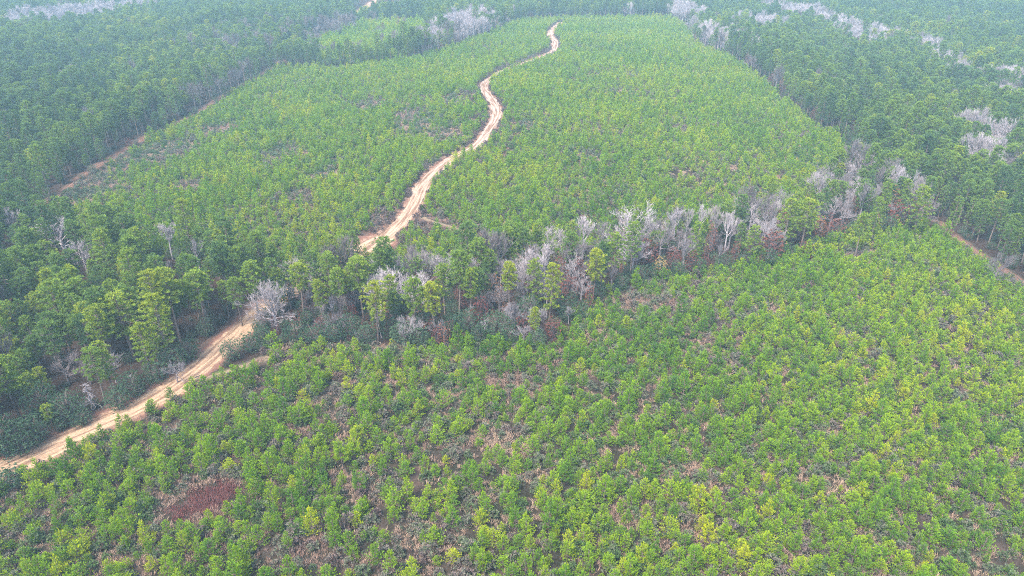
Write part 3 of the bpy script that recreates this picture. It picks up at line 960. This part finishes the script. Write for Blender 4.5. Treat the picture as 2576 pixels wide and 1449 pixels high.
# bare trees: (form, px, top, base or height, width factor, label)
B = F['bare']
GB = 'bare pale trees'
for (fm, px_, top, base, h, wide, lab) in [
    (6, 697, 700, 832, None, 1.05, 'large pale bare tree fanned out like a wheel beside the sandy road'),
    (0, 722, 648, None, 11, 1.0, 'bare grey tree just behind the fan-shaped pale tree'),
    (4, 135, 545, None, 13, 1.6, 'wide silvery bare tree in the dark wood'),
    (5, 15, 518, None, 12, 1.0, 'silvery bare tree at the very edge of the picture above the wide silvery one'),
    (0, 195, 602, None, 11, 1.0, 'small white bare tree beside the wide silvery one'),
    (5, 412, 560, None, 11, 1.5, 'flat white bare treetop alone in the pine canopy'),
    (1, 485, 603, None, 11, 0.8, 'narrow leaning white bare tree in the canopy'),
    (1, 418, 652, None, 9, 0.7, 'thin pinkish bare tree deep in the near wood'),
    (5, 1000, 640, None, 10, 1.0, 'grey bare tree where the sandy road meets the strip'),
    (4, 1122, 636, None, 11, 1.2, 'white bare tree behind the dark topped pine'),
    (3, 1065, 680, None, 11, 1.0, 'grey bare tree behind the front pines'),
    (5, 1258, 650, None, 10, 1.1, 'bare tree beside the slender yellow-green pine'),
    (0, 1292, 640, None, 10, 1.0, 'grey-white bare tree behind the slender yellow-green pine'),
    (0, 1378, 566, None, 13, 1.2, 'rounded grey bare tree at the back of the strip'),
    (5, 1412, 574, None, 11, 0.8, 'slim white bare tree next to the rounded grey one'),
    (1, 1470, 538, None, 15, 1.1, 'tall bright white bare tree with upright limbs'),
    (1, 1372, 610, None, 12, 1.2, 'white bare tree below the rounded grey one'),
    (3, 1520, 555, None, 12, 1.2, 'grey bare tree between the bright white and the largest one'),
    (4, 1605, 508, None, 16, 1.25, 'largest white bare tree crowning the strip'),
    (0, 1560, 555, None, 12, 1.0, 'smaller bare tree leaning against the largest white one'),
    (5, 1705, 520, None, 13, 1.1, 'grey bare tree just past the largest white one'),
    (1, 1735, 520, None, 12, 0.8, 'thin bare tree at the back of the strip'),
    (5, 1770, 512, None, 12, 0.9, 'white bare tree standing tall at the strip back'),
    (5, 1838, 526, None, 14, 0.9, 'forked white bare tree with a long bare stem'),
    (0, 1898, 506, None, 12, 1.0, 'round white bare tree next to the light green pines'),
    (0, 1935, 535, None, 11, 1.0, 'spreading grey bare tree just below the round white one'),
    (1, 2152, 408, None, 12, 0.9, 'topmost white bare tree of the chain'),
    (0, 2160, 440, None, 11, 1.0, 'second white bare tree down the chain'),
    (5, 2140, 475, None, 11, 0.9, 'third bare tree down the chain'),
    (2, 2105, 490, None, 12, 1.3, 'dull mauve bare tree beside the chain of white ones'),
    (1, 2225, 412, None, 12, 0.8, 'lone whitish bare tree beyond the chain'),
    (2, 2340, 475, None, 13, 1.3, 'grey-green bare tree above the red clay track'),
    (2, 2530, 620, None, 12, 0.9, 'grey bare tree on the far side of the clay track'),
    (2, 145, 885, None, 8, 1.3, 'brownish bare tree low in the near wood'),
    (2, 205, 895, None, 7, 1.0, 'thin brownish bare tree close to the low one in the near wood'),
    (0, 270, 890, None, 7, 1.0, 'twiggy pale bare tree on the bank above the road'),
    (0, 430, 900, None, 6, 1.0, 'small bare roadside tree leaning over the verge'),
    (0, 85, 825, None, 8, 0.8, 'pale bare tree deep in the shade of the near wood'),
    (0, 1316, 815, 868, None, 1.1, 'small pale pinkish bare tree at the foot of the strip'),
    (1, 1375, 690, 800, None, 0.9, 'bare grey tree with a straight stem before the green pines'),
    (1, 1220, 800, 855, None, 1.0, 'little white bare tree on the front edge of the strip'),
    (1, 960, 780, 850, None, 0.6, 'white leaning stem below the bright yellow-green pine'),
    (0, 1102, 800, 862, None, 0.8, 'small bare tree below the broad yellow-green pine'),
    (3, 1535, 655, 740, None, 1.0, 'pale bare tree among rust-leaved ones'),
    (1, 1430, 770, 815, None, 1.2, 'whitish bare saplings at the corner of the strip'),
    (0, 1590, 600, 690, None, 1.0, 'bare grey tree under the largest white one'),
    (1, 1715, 600, 690, None, 0.9, 'bare thin tree before the strip pines'),
    (1, 1805, 610, 680, None, 0.8, 'bare pole-like tree at the strip front'),
    (1, 1280, 760, 850, None, 0.7, 'thin grey bare tree next to the front shrubs'),
    (0, 905, 830, 865, None, 0.8, 'small bare tree among the front evergreen shrubs'),
]:
    put('bare_tree', B[fm], px_, top, base, h, 0.72 if ('white' in lab or 'silvery' in lab) else 0.5, wide, None, lab, 'bare tree', GB, (0, 0.25) if 'leaning' in lab else (0, 0), 'crown', 1.5)

for (px_, top, base, lab) in [(236, 962, 1032, 'tall white dead conifer with drooping branches beside the road'), (214, 1005, 1048, 'shorter white dead conifer leaning next to the tall one'),
                              (342, 940, 990, 'grey dead conifer half hidden at the road verge')]:
    put('dead_conifer', random.choice(F['snag']), px_, top, base, None, 0.5, 1.2, None, lab, 'dead tree', 'dead conifers', (0, 0.12 if 'leaning' in lab else 0), 'crown', 1.5)

RU = F['rust']
for (fm, px_, top, base, tint_, wide, lab) in [
    (2, 1405, 640, 740, 0.22, 1.0, 'narrow rust-red tree standing like a column in the strip'),
    (2, 1480, 715, 785, 0.25, 1.0, 'pinkish-red column-shaped tree at the strip corner'),
    (1, 1318, 795, 850, 0.05, 1.2, 'dark red bush-like tree above the small pinkish bare tree'),
    (1, 1390, 805, 858, 0.18, 1.3, 'brownish-red low tree at the corner of the strip'),
    (0, 1242, 690, 770, 0.62, 1.0, 'orange-tan leaved tree beside the slender pine'),
    (1, 1118, 815, 870, 0.50, 1.0, 'tan leaved small tree at the front of the strip'),
    (1, 1085, 800, 860, 0.15, 1.0, 'brown-red small tree under the front pines'),
    (0, 1657, 645, 705, 0.92, 1.1, 'straw-yellow leaved tree in the strip'),
    (0, 1625, 600, 680, 0.12, 1.3, 'dull red leaved tree under the largest white bare tree'),
    (0, 1690, 625, 690, 0.18, 1.2, 'red-brown tree beside the straw-yellow one'),
    (0, 1735, 630, 690, 0.22, 1.1, 'rust leaved tree in the middle of the rusty row'),
    (2, 1782, 560, 650, 0.40, 0.9, 'pale rust column tree behind the strip front'),
    (0, 1770, 640, 685, 0.10, 1.1, 'dark red low tree in the rusty row'),
    (0, 1935, 580, 660, 0.28, 1.5, 'wide rusty tree below the spreading bare tree'),
    (1, 1905, 640, 680, 0.10, 1.0, 'small dark red tree at the strip front'),
    (1, 2020, 605, 650, 0.12, 1.2, 'dark wine-red bush-like tree beside the thin end of the strip'),
    (1, 2090, 545, 610, 0.30, 1.3, 'brown leaved tree in the thin end of the strip'),
    (1, 2172, 545, 600, 0.14, 1.2, 'dark red tree near the end of the strip'),
    (2, 2195, 530, 590, 0.55, 1.0, 'buff leaved tree at the end of the strip'),
    (1, 2255, 505, 580, 0.2, 1.4, 'purple-brown tree before the bulky green pine'),
    (1, 2310, 510, 575, 0.45, 1.0, 'tan leaved tree by the head of the clay track'),
    (0, 2145, 305, 345, 0.62, 0.9, 'bright orange leaved tree where the hill field ends'),
    (1, 808, 795, 840, 0.16, 0.9, 'small orange-red tree among dark evergreen shrubs'),
    (1, 1430, 690, 760, 0.25, 1.1, 'brown leaved tree next to the rust-red column'),
]:
    put('rust_leaved_tree', RU[fm], px_, top, base, None, tint_, wide, None, lab, 'rust-leaved tree', 'trees that kept rust-coloured leaves', clear=1.5)

BUSHES = [
    (585, 858, 905, .55, 1.2), (630, 838, 885, .45, 1.2), (665, 822, 870, .4, 1.0), (745, 812, 858, .3, 1.1), (790, 820, 862, .35, 1.2), (840, 812, 862, .3, 1.2),
    (880, 790, 855, .3, 1.1), (925, 815, 866, .35, 1.1), (985, 790, 850, .25, 1.1), (1015, 810, 868, .6, 1.3), (1055, 822, 870, .65, 1.2), (1075, 780, 850, .3, 1.0),
    (1140, 790, 855, .25, 1.1), (1180, 780, 850, .25, 1.2), (1250, 785, 855, .45, 1.3), (1205, 815, 862, .5, 1.0), (1350, 830, 880, .55, 1.0), (1285, 820, 866, .4, 1.0),
    (1330, 745, 815, .4, 1.0), (1420, 745, 800, .35, 1.1), (1460, 760, 800, .4, 1.0), (1500, 700, 755, .3, 1.0), (1560, 690, 735, .35, 1.1), (1610, 665, 710, .35, 1.1),
    (1650, 660, 705, .3, 1.0), (1705, 655, 700, .4, 1.0), (1755, 645, 692, .35, 1.0), (1820, 635, 682, .4, 1.1), (1870, 630, 678, .35, 1.0), (1930, 625, 672, .4, 1.1),
    (1975, 610, 655, .45, 1.1), (2040, 600, 640, .5, 1.1), (2090, 580, 620, .5, 1.1), (2130, 560, 605, .45, 1.0), (2230, 540, 585, .4, 1.1), (2285, 530, 580, .35, 1.1),
    (440, 870, 930, .45, 1.2), (400, 905, 960, .4, 1.2), (340, 935, 1000, .4, 1.1), (300, 975, 1030, .5, 1.1), (180, 990, 1065, .4, 1.2), (60, 1060, 1140, .45, 1.2), (95, 1045, 1115, .5, 1.1),
    (15, 1040, 1150, .3, 1.1), (120, 960, 1060, .25, 1.1), (480, 850, 905, .3, 1.1), (210, 1030, 1070, .5, 1.0), (40, 1178, 1215, .45, 1.2), (15, 1190, 1232, .4, 1.2)]
gb = np.array([ground(q[0], q[2]) for q in BUSHES])
TB = tell({'x': gb[:, 0], 'y': gb[:, 1], 'tint': np.array([q[3] for q in BUSHES]), 'scale': np.array([float(q[2] - q[1]) for q in BUSHES]), 'sz': np.ones(len(BUSHES))},
          range(len(BUSHES)), 'big bush', 'big bushes', BUSHY, WOOD_MARKS, 2)
for i, (px_, top, base, tint_, wide) in enumerate(BUSHES):
    gx, gy = ground(px_, base)
    hh = height_at(gx, gy, top)
    put('evergreen_bush', min(F['dark'], key=lambda f: abs(f.height - hh) + 0.8 * random.random()), px_, top, base, None, tint_, wide, None, TB[i][0], 'evergreen bush', TB[i][1], clear=1.0)

used = np.array(used)
def clear_of(x, y, k=1.0):
    ok = np.ones(len(x), bool)
    for ux, uy, c in used:
        ok &= np.hypot(x - ux, y - uy) > c * k
    return ok

def unmasked(x, y, h, rad):
    """trees that would not stand in the way of one of the trees set by hand"""
    z = terrain(x, y)
    px, top, d = project(x, y, z + h)
    bot = project(x, y, z + h * 0.35)[1]
    half = rad * FPX / d
    ok = np.ones(len(x), bool)
    for hx, hy, hh, hr, full in heroes:
        hz = float(terrain(hx, hy))
        hpx, htop, hd = project(hx, hy, hz + hh)
        hbot = project(hx, hy, hz + hh * (0.4 if full else 0.5))[1]
        hhalf = hr * FPX / hd
        cover = (np.abs(px - hpx) < half * 0.8 + hhalf * 0.3) & (top < hbot) & (bot > htop) & (d < hd)
        ok &= ~cover
    return ok

def in_sight(x, y, h, rad, pts, reach):
    """trees that leave these points of a road open to view"""
    z = terrain(x, y)
    px, top, d = project(x, y, z + h)
    bot = project(x, y, z)[1]
    half = rad * FPX / d
    ok = np.ones(len(x), bool)
    for qx, qy in pts:
        ppx, ppy, pd_ = project(qx, qy, float(terrain(qx, qy)))
        ok &= ~((np.abs(px - ppx) < half) & (top < ppy) & (bot > ppy) & (d < pd_) & (pd_ - d < reach))
    return ok

# ------------------------------------------------------------------ the woods
def px_patch(x, y, h, pts):
    """how far inside one of several patches of canopy (given where their tops show) a tree stands"""
    g = np.zeros(len(x))
    for (pxx, pyy, rx, ry) in pts:
        c = ground(pxx, pyy, h)
        e1, e2 = ground(pxx + rx, pyy, h), ground(pxx, pyy - ry, h)
        ax, ay = abs(e1[0] - c[0]) + 3, abs(e2[1] - c[1]) + 3
        g = np.maximum(g, np.clip(1.65 - 1.15 * np.hypot((x - c[0]) / ax, (y - c[1]) / ay), 0, 1))
    return g

PALE_PATCHES = [(30, 48, 40, 8), (100, 25, 60, 12), (170, 22, 50, 14), (250, 15, 60, 14), (330, 4, 60, 8),
                (1150, 42, 45, 18), (1190, 30, 40, 14), (1215, 55, 30, 12), (1080, 70, 20, 8), (1440, 20, 25, 8), (1500, 22, 25, 8), (1600, 18, 30, 8), (1700, 15, 30, 10),
                (1860, 55, 30, 7), (1915, 42, 40, 10), (1975, 18, 35, 16), (2045, 22, 22, 18), (2105, 38, 18, 10), (2140, 55, 28, 10), (2175, 80, 18, 16), (2225, 70, 40, 6),
                (2330, 95, 24, 10), (2380, 135, 40, 12), (2420, 165, 35, 10), (2530, 178, 40, 12), (2545, 222, 35, 12), (2490, 300, 22, 18), (2490, 355, 22, 12), (1790, 65, 12, 12), (1875, 90, 12, 16),
                (1725, 10, 25, 12), (2340, 485, 20, 12)]
DULL_PATCHES = [(660, 75, 120, 30), (830, 45, 60, 12), (560, 210, 60, 18), (480, 250, 40, 18), (620, 180, 60, 20), (900, 150, 60, 10), (1120, 90, 60, 18), (1800, 110, 40, 30),
                (1880, 160, 50, 20), (1500, 30, 200, 10), (1960, 230, 40, 20), (2020, 290, 40, 18), (2300, 550, 60, 30), (2450, 600, 80, 30)]

x, y = grid_points(-560, 560, 60, 800, 4.0, 4.0, 0.44)
m = ~(inside(FIELD, x, y) | inside(HILL, x, y) | inside(FARPLOT, x, y)) & in_reach(x, y, 320, -120) & off_roads(x, y, 0.9) & clear_of(x, y)
x, y = x[m], y[m]
# more trunks stand close together in the belt
x2, y2 = grid_points(-200, 240, 90, 330, 4.4, 4.4, 0.47)
m = inside(STRIP, x2, y2) & off_roads(x2, y2, 0.9) & clear_of(x2, y2, 0.8)
x, y = np.concatenate([x, x2[m]]), np.concatenate([y, y2[m]])
# the road is closed over where it passes through the belt: a few trees lean in over its near side
m = unmasked(x, y, 14.0, 2.2)
verge = np.vstack([ROAD[:int(np.argmin(np.abs(ROAD - np.array(ground(655, 780))).sum(1)))]])
m &= ~((line_dist(verge, x, y) < 16) & (line_dist(verge + np.array([4.0, -4.0]), x, y) < line_dist(verge, x, y)))
m &= in_sight(x, y, 13.0, 2.2, [ground(*q) for q in ((893, 34), (905, 26), (920, 17), (935, 9), (950, 2))], 200) & in_sight(x, y, 13.0, 2.0, [ground(*q) for q in ((925, 628), (950, 610), (980, 588), (1010, 556), (1035, 525))], 60)
x, y = x[m], y[m]
i0, i1 = [int(np.argmin(np.hypot(ROAD[:, 0] - q[0], ROAD[:, 1] - q[1]))) for q in (ground(668, 772), ground(880, 655))]
seg = ROAD[i0:i1:2]
tgs = np.gradient(seg, axis=0); tgs /= np.linalg.norm(tgs, axis=1)[:, None]
xr, yr = [], []
for off in (3.6, 6.5):
    xr += list(seg[:, 0] + tgs[:, 1] * off + RNG.normal(0, 0.5, len(seg))); yr += list(seg[:, 1] - tgs[:, 0] * off + RNG.normal(0, 0.5, len(seg)))
xr, yr = np.array(xr), np.array(yr)
m = clear_of(xr, yr)
xr, yr = xr[m], yr[m]
x, y = np.concatenate([x, xr]), np.concatenate([y, yr])
onroad = np.arange(len(x)) >= len(x) - len(xr)
strip = inside(STRIP, x, y)
plot = inside(MIDPLOT, x, y)
pale = px_patch(x, y, 13, PALE_PATCHES)
dull = px_patch(x, y, 11, DULL_PATCHES)
rr = RNG.random(len(x))
rim = np.zeros(len(x), bool)
for a in np.linspace(0, 6.28, 9)[:-1]:
    xx, yy = x + 7 * np.cos(a), y + 7 * np.sin(a)
    rim |= inside(FIELD, xx, yy) | inside(HILL, xx, yy)
pb = np.clip(pale * 0.97 + dull * 0.30 + 0.012 + strip * 0.20, 0, 0.97)
pd = np.where(strip, 0.14, 0.05 + 0.10 * rim)
pr = np.where(strip, 0.15, 0.008 + 0.02 * rim)
rr = np.where(onroad, 1.0, rr)
isb = rr < pb
isr = ~isb & (rr < pb + pr)
isd = ~isb & ~isr & (rr < pb + pr + pd)
ist = ~isb & ~isr & ~isd & ~(strip & ~onroad & (RNG.random(len(x)) < 0.12)) & ~plot
# tall pines
tx, ty = x[ist], y[ist]
tt = 0.37 + (fnoise(tx, ty, 45, 21) - 0.5) * 0.8 + RNG.normal(0, 0.19, len(tx)) + 0.12 * plot[ist] + 0.12 * strip[ist]
ts = np.clip(0.92 + (fnoise(tx, ty, 60, 25) - 0.5) * 0.5 + RNG.normal(0, 0.16, len(tx)), 0.5, 1.35) * np.where(plot[ist], 0.75, 1.0)
TPk = pack(tx, ty, len(TP), ts, tt, RNG.uniform(0.82, 1.05, len(tx)))
TPk['form'] = np.where(rim[ist] & (RNG.random(len(tx)) < 0.45) | onroad[ist], RNG.integers(8, 10, len(tx)), TPk['form']).astype(np.int32)
TPk['scale'] *= np.where(TPk['form'] > 7, 0.85, 1.0)
TPk['tilt'] = np.full(len(tx), 0.04)
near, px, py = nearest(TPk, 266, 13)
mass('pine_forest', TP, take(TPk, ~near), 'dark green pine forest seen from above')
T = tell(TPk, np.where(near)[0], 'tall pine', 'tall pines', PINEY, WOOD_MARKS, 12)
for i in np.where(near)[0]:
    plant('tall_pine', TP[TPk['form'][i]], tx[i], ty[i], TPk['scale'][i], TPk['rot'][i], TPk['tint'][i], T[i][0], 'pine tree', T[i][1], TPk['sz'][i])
# bare trees
bx, by = x[isb], y[isb]
BPk = pack(bx, by, 6, np.clip(RNG.normal(1.05, 0.14, len(bx)), 0.6, 1.4), np.minimum(0.72, np.where(pale[isb] > 0.3, 0.66, np.where(strip[isb], 0.56, 0.40)) + RNG.normal(0, 0.14, len(bx))))
greyish = (pale[isb] < 0.3) & ~(strip[isb] & (RNG.random(len(bx)) < 0.6))
BPk['form'] = np.where(greyish, np.array([2, 3])[BPk['form'] % 2], np.array([0, 1, 4, 5])[BPk['form'] % 4]).astype(np.int32)
near, px, py = nearest(BPk, 200, 10)
mass('bare_wood', B[:6], take(BPk, ~near), 'pale leafless trees along the far creeks')
T = tell(BPk, np.where(near)[0], 'bare tree', 'bare trees', BARE, WOOD_MARKS, 9)
for i in np.where(near)[0]:
    plant('bare_tree', B[BPk['form'][i]], bx[i], by[i], BPk['scale'][i], BPk['rot'][i], BPk['tint'][i], T[i][0], 'bare tree', T[i][1])
# rust-leaved trees
rx_, ry_ = x[isr], y[isr]
RPk = pack(rx_, ry_, 3, RNG.uniform(0.7, 1.15, len(rx_)), RNG.uniform(0.0, 0.7, len(rx_)))
near, px, py = nearest(RPk, 120, 6)
T = tell(RPk, np.where(near)[0], 'leaved tree', 'rust-leaved trees', RUSTY, WOOD_MARKS, 6)
for i in np.where(near)[0]:
    plant('rust_leaved_tree', RU[RPk['form'][i]], rx_[i], ry_[i], RPk['scale'][i], RPk['rot'][i], RPk['tint'][i], T[i][0], 'rust-leaved tree', T[i][1])
mass('rusty_wood', RU, take(RPk, ~near), 'scattered rust-leaved trees in the far forest')
# low growth under the belt
lx, ly = grid_points(-200, 230, 90, 330, 3.1, 3.1, 0.48)
m = inside(STRIP, lx, ly) & off_roads(lx, ly, 0.5) & (RNG.random(len(lx)) < 0.6)
lx, ly = lx[m], ly[m]
m = RNG.random(len(lx)) < 0.62
LPk = pack(lx[m], ly[m], 3, RNG.uniform(0.22, 0.6, m.sum()), RNG.uniform(0.0, 0.6, m.sum()))
near, px, py = nearest(LPk, 120, 3)
mass('rusty_undergrowth', RU, take(LPk, ~near), 'low rust-leaved undergrowth along the belt of tall trees')
T = tell(LPk, np.where(near)[0], 'low sapling', 'rust-leaved saplings', RUSTY, WOOD_MARKS, 2)
for i in np.where(near)[0]:
    plant('rusty_sapling', RU[LPk['form'][i]], LPk['x'][i], LPk['y'][i], LPk['scale'][i], LPk['rot'][i], LPk['tint'][i], T[i][0], 'sapling', T[i][1])
LPk = pack(lx[~m], ly[~m], 6, RNG.uniform(0.3, 0.75, (~m).sum()), RNG.uniform(0.1, 0.6, (~m).sum()))
near, px, py = nearest(LPk, 120, 3)
mass('bare_undergrowth', B[:6], take(LPk, ~near), 'thin leafless saplings along the belt of tall trees')
T = tell(LPk, np.where(near)[0], 'leafless sapling', 'bare saplings', BARE, WOOD_MARKS, 3)
for i in np.where(near)[0]:
    plant('bare_sapling', B[LPk['form'][i]], LPk['x'][i], LPk['y'][i], LPk['scale'][i], LPk['rot'][i], LPk['tint'][i], T[i][0], 'sapling', T[i][1])
# evergreen understorey, thick along the edges
ex, ey = grid_points(-330, 330, 60, 520, 3.6, 3.6, 0.45)
m = ~(inside(FIELD, ex, ey) | inside(HILL, ex, ey)) & in_reach(ex, ey, 200) & off_roads(ex, ey, 0.3)
ex, ey = ex[m], ey[m]
rim = np.zeros(len(ex), bool)
for a in np.linspace(0, 6.28, 9)[:-1]:
    xx, yy = ex + 9 * np.cos(a), ey + 9 * np.sin(a)
    rim |= inside(FIELD, xx, yy) | inside(HILL, xx, yy) | (line_dist(ROAD, xx, yy) < 4)
m = RNG.random(len(ex)) < np.where(inside(STRIP, ex, ey), 0.75, np.where(rim, 0.45, 0.25))
ex, ey = ex[m], ey[m]
EPk = pack(ex, ey, 4, RNG.uniform(0.3, 0.8, len(ex)), RNG.uniform(0.05, 0.9, len(ex)))
near, px, py = nearest(EPk, 200, 3)
mass('evergreen_understorey', F['dark'], take(EPk, ~near), 'dark evergreen bushes under the forest')
T = tell(EPk, np.where(near)[0], 'evergreen bush', 'evergreen bushes', BUSHY, WOOD_MARKS)
for i in np.where(near)[0]:
    plant('evergreen_bush', F['dark'][EPk['form'][i]], ex[i], ey[i], EPk['scale'][i], EPk['rot'][i], EPk['tint'][i], T[i][0], 'evergreen bush', T[i][1])

# ------------------------------------------------------------------ weeds, shrubs and dry grass between the young pines
x, y = grid_points(-330, 330, 40, 720, 2.0, 2.0, 0.48)
m = (inside(FIELD, x, y) | inside(HILL, x, y)) & in_reach(x, y, 120) & off_roads(x, y, -0.5) & ~inside(RED, x, y) & (line_dist(np.vstack([RED, RED[:1]]), x, y) > 0.9)
x, y = x[m], y[m]
g = gap_amount(x, y)
rd = np.clip(1.6 - line_dist(ROAD, x, y) / 9, 0, 1) * (y > 150)
p = 0.56 + 0.8 * (fnoise(x, y, 18, 31) - 0.4) + 0.12 * g + 0.5 * rd
m = (RNG.random(len(x)) < p)
x, y, g, rd = x[m], y[m], g[m], rd[m]
tint = 0.60 + (fnoise(x, y, 16, 33) - 0.5) * 1.0 + RNG.normal(0, 0.16, len(x)) - 0.35 * rd
SPk = pack(x, y, 5, np.clip(RNG.normal(1.1, 0.32, len(x)), 0.4, 1.9), tint, RNG.uniform(0.75, 1.15, len(x)))
near, px, py = nearest(SPk, 300, 1)
mass('shrub_undergrowth', F['weed'], take(SPk, ~near), 'grey-green weedy shrubs between the young pines')
T = tell(SPk, np.where(near)[0], 'low shrub', 'low shrubs', WEEDY, FIELD_MARKS, 0.8)
for i in np.where(near)[0]:
    plant('shrub', F['weed'][SPk['form'][i]], x[i], y[i], SPk['scale'][i], SPk['rot'][i], SPk['tint'][i], T[i][0], 'shrub', T[i][1], SPk['sz'][i])

x, y = grid_points(-260, 260, 40, 480, 1.15, 1.15, 0.5)
m = (inside(FIELD, x, y) | inside(HILL, x, y)) & in_reach(x, y, 60) & off_roads(x, y, -0.8) & ~inside(RED, x, y)
x, y = x[m], y[m]
m = RNG.random(len(x)) < 0.28 + 0.7 * gap_amount(x, y) + 0.3 * (fnoise(x, y, 14, 41) - 0.35)
x, y = x[m], y[m]
GPk = pack(x, y, 3, RNG.uniform(0.6, 1.3, len(x)), 0.45 + (fnoise(x, y, 20, 44) - 0.5) * 0.9)
mass('dry_grass', F['grass'], GPk, 'dry pinkish grass in the gaps between the young pines')

x, y = grid_points(RED[:, 0].min() - 3, RED[:, 0].max() + 3, RED[:, 1].min() - 3, RED[:, 1].max() + 3, 0.55, 0.55, 0.5)
edge = line_dist(np.vstack([RED, RED[:1]]), x, y) * np.where(inside(RED, x, y), 1, -1) + (fnoise(x, y, 4, 66) - 0.5) * 5
m = RNG.random(len(x)) < np.clip(0.25 + edge * 0.35, 0, 0.85)
x, y = x[m], y[m]
DPk = pack(x, y, 3, RNG.uniform(0.5, 1.2, len(x)), 0.35 + (fnoise(x, y, 5, 64) - 0.5) * 0.9)
keepd = RNG.random(len(x)) < 0.8
mass('red_brush', F['red'], take(DPk, keepd), 'patch of wine-red dead brush in a clearing')

# ------------------------------------------------------------------ the air
m_h, nt, out = new_mat('haze_air')
v = node(nt, 'ShaderNodeVolumePrincipled')
v.inputs['Color'].default_value = (*HAZE_COLOR, 1)
v.inputs['Density'].default_value = HAZE_DENSITY
v.inputs['Anisotropy'].default_value = 0.0
nt.links.new(v.outputs[0], out.inputs['Volume'])
me = bpy.data.meshes.new('haze')
b = [(-2700, -700, -14), (2700, -700, -14), (2700, 3100, -14), (-2700, 3100, -14), (-2700, -700, 92), (2700, -700, 92), (2700, 3100, 92), (-2700, 3100, 92)]
me.from_pydata(b, [], [(0, 3, 2, 1), (4, 5, 6, 7), (0, 1, 5, 4), (1, 2, 6, 5), (2, 3, 7, 6), (3, 0, 4, 7)])
me.materials.append(m_h)
ho = bpy.data.objects.new('haze', me)
COL.objects.link(ho)
tag(ho, kind='stuff')
print('COUNTS young', len(YP['x']), 'tall', len(tx), 'bare', len(bx), 'rust', len(rx_), 'dark', len(ex), 'weed', len(SPk['x']), 'grass', len(GPk['x']), 'objects', len(SC.objects))
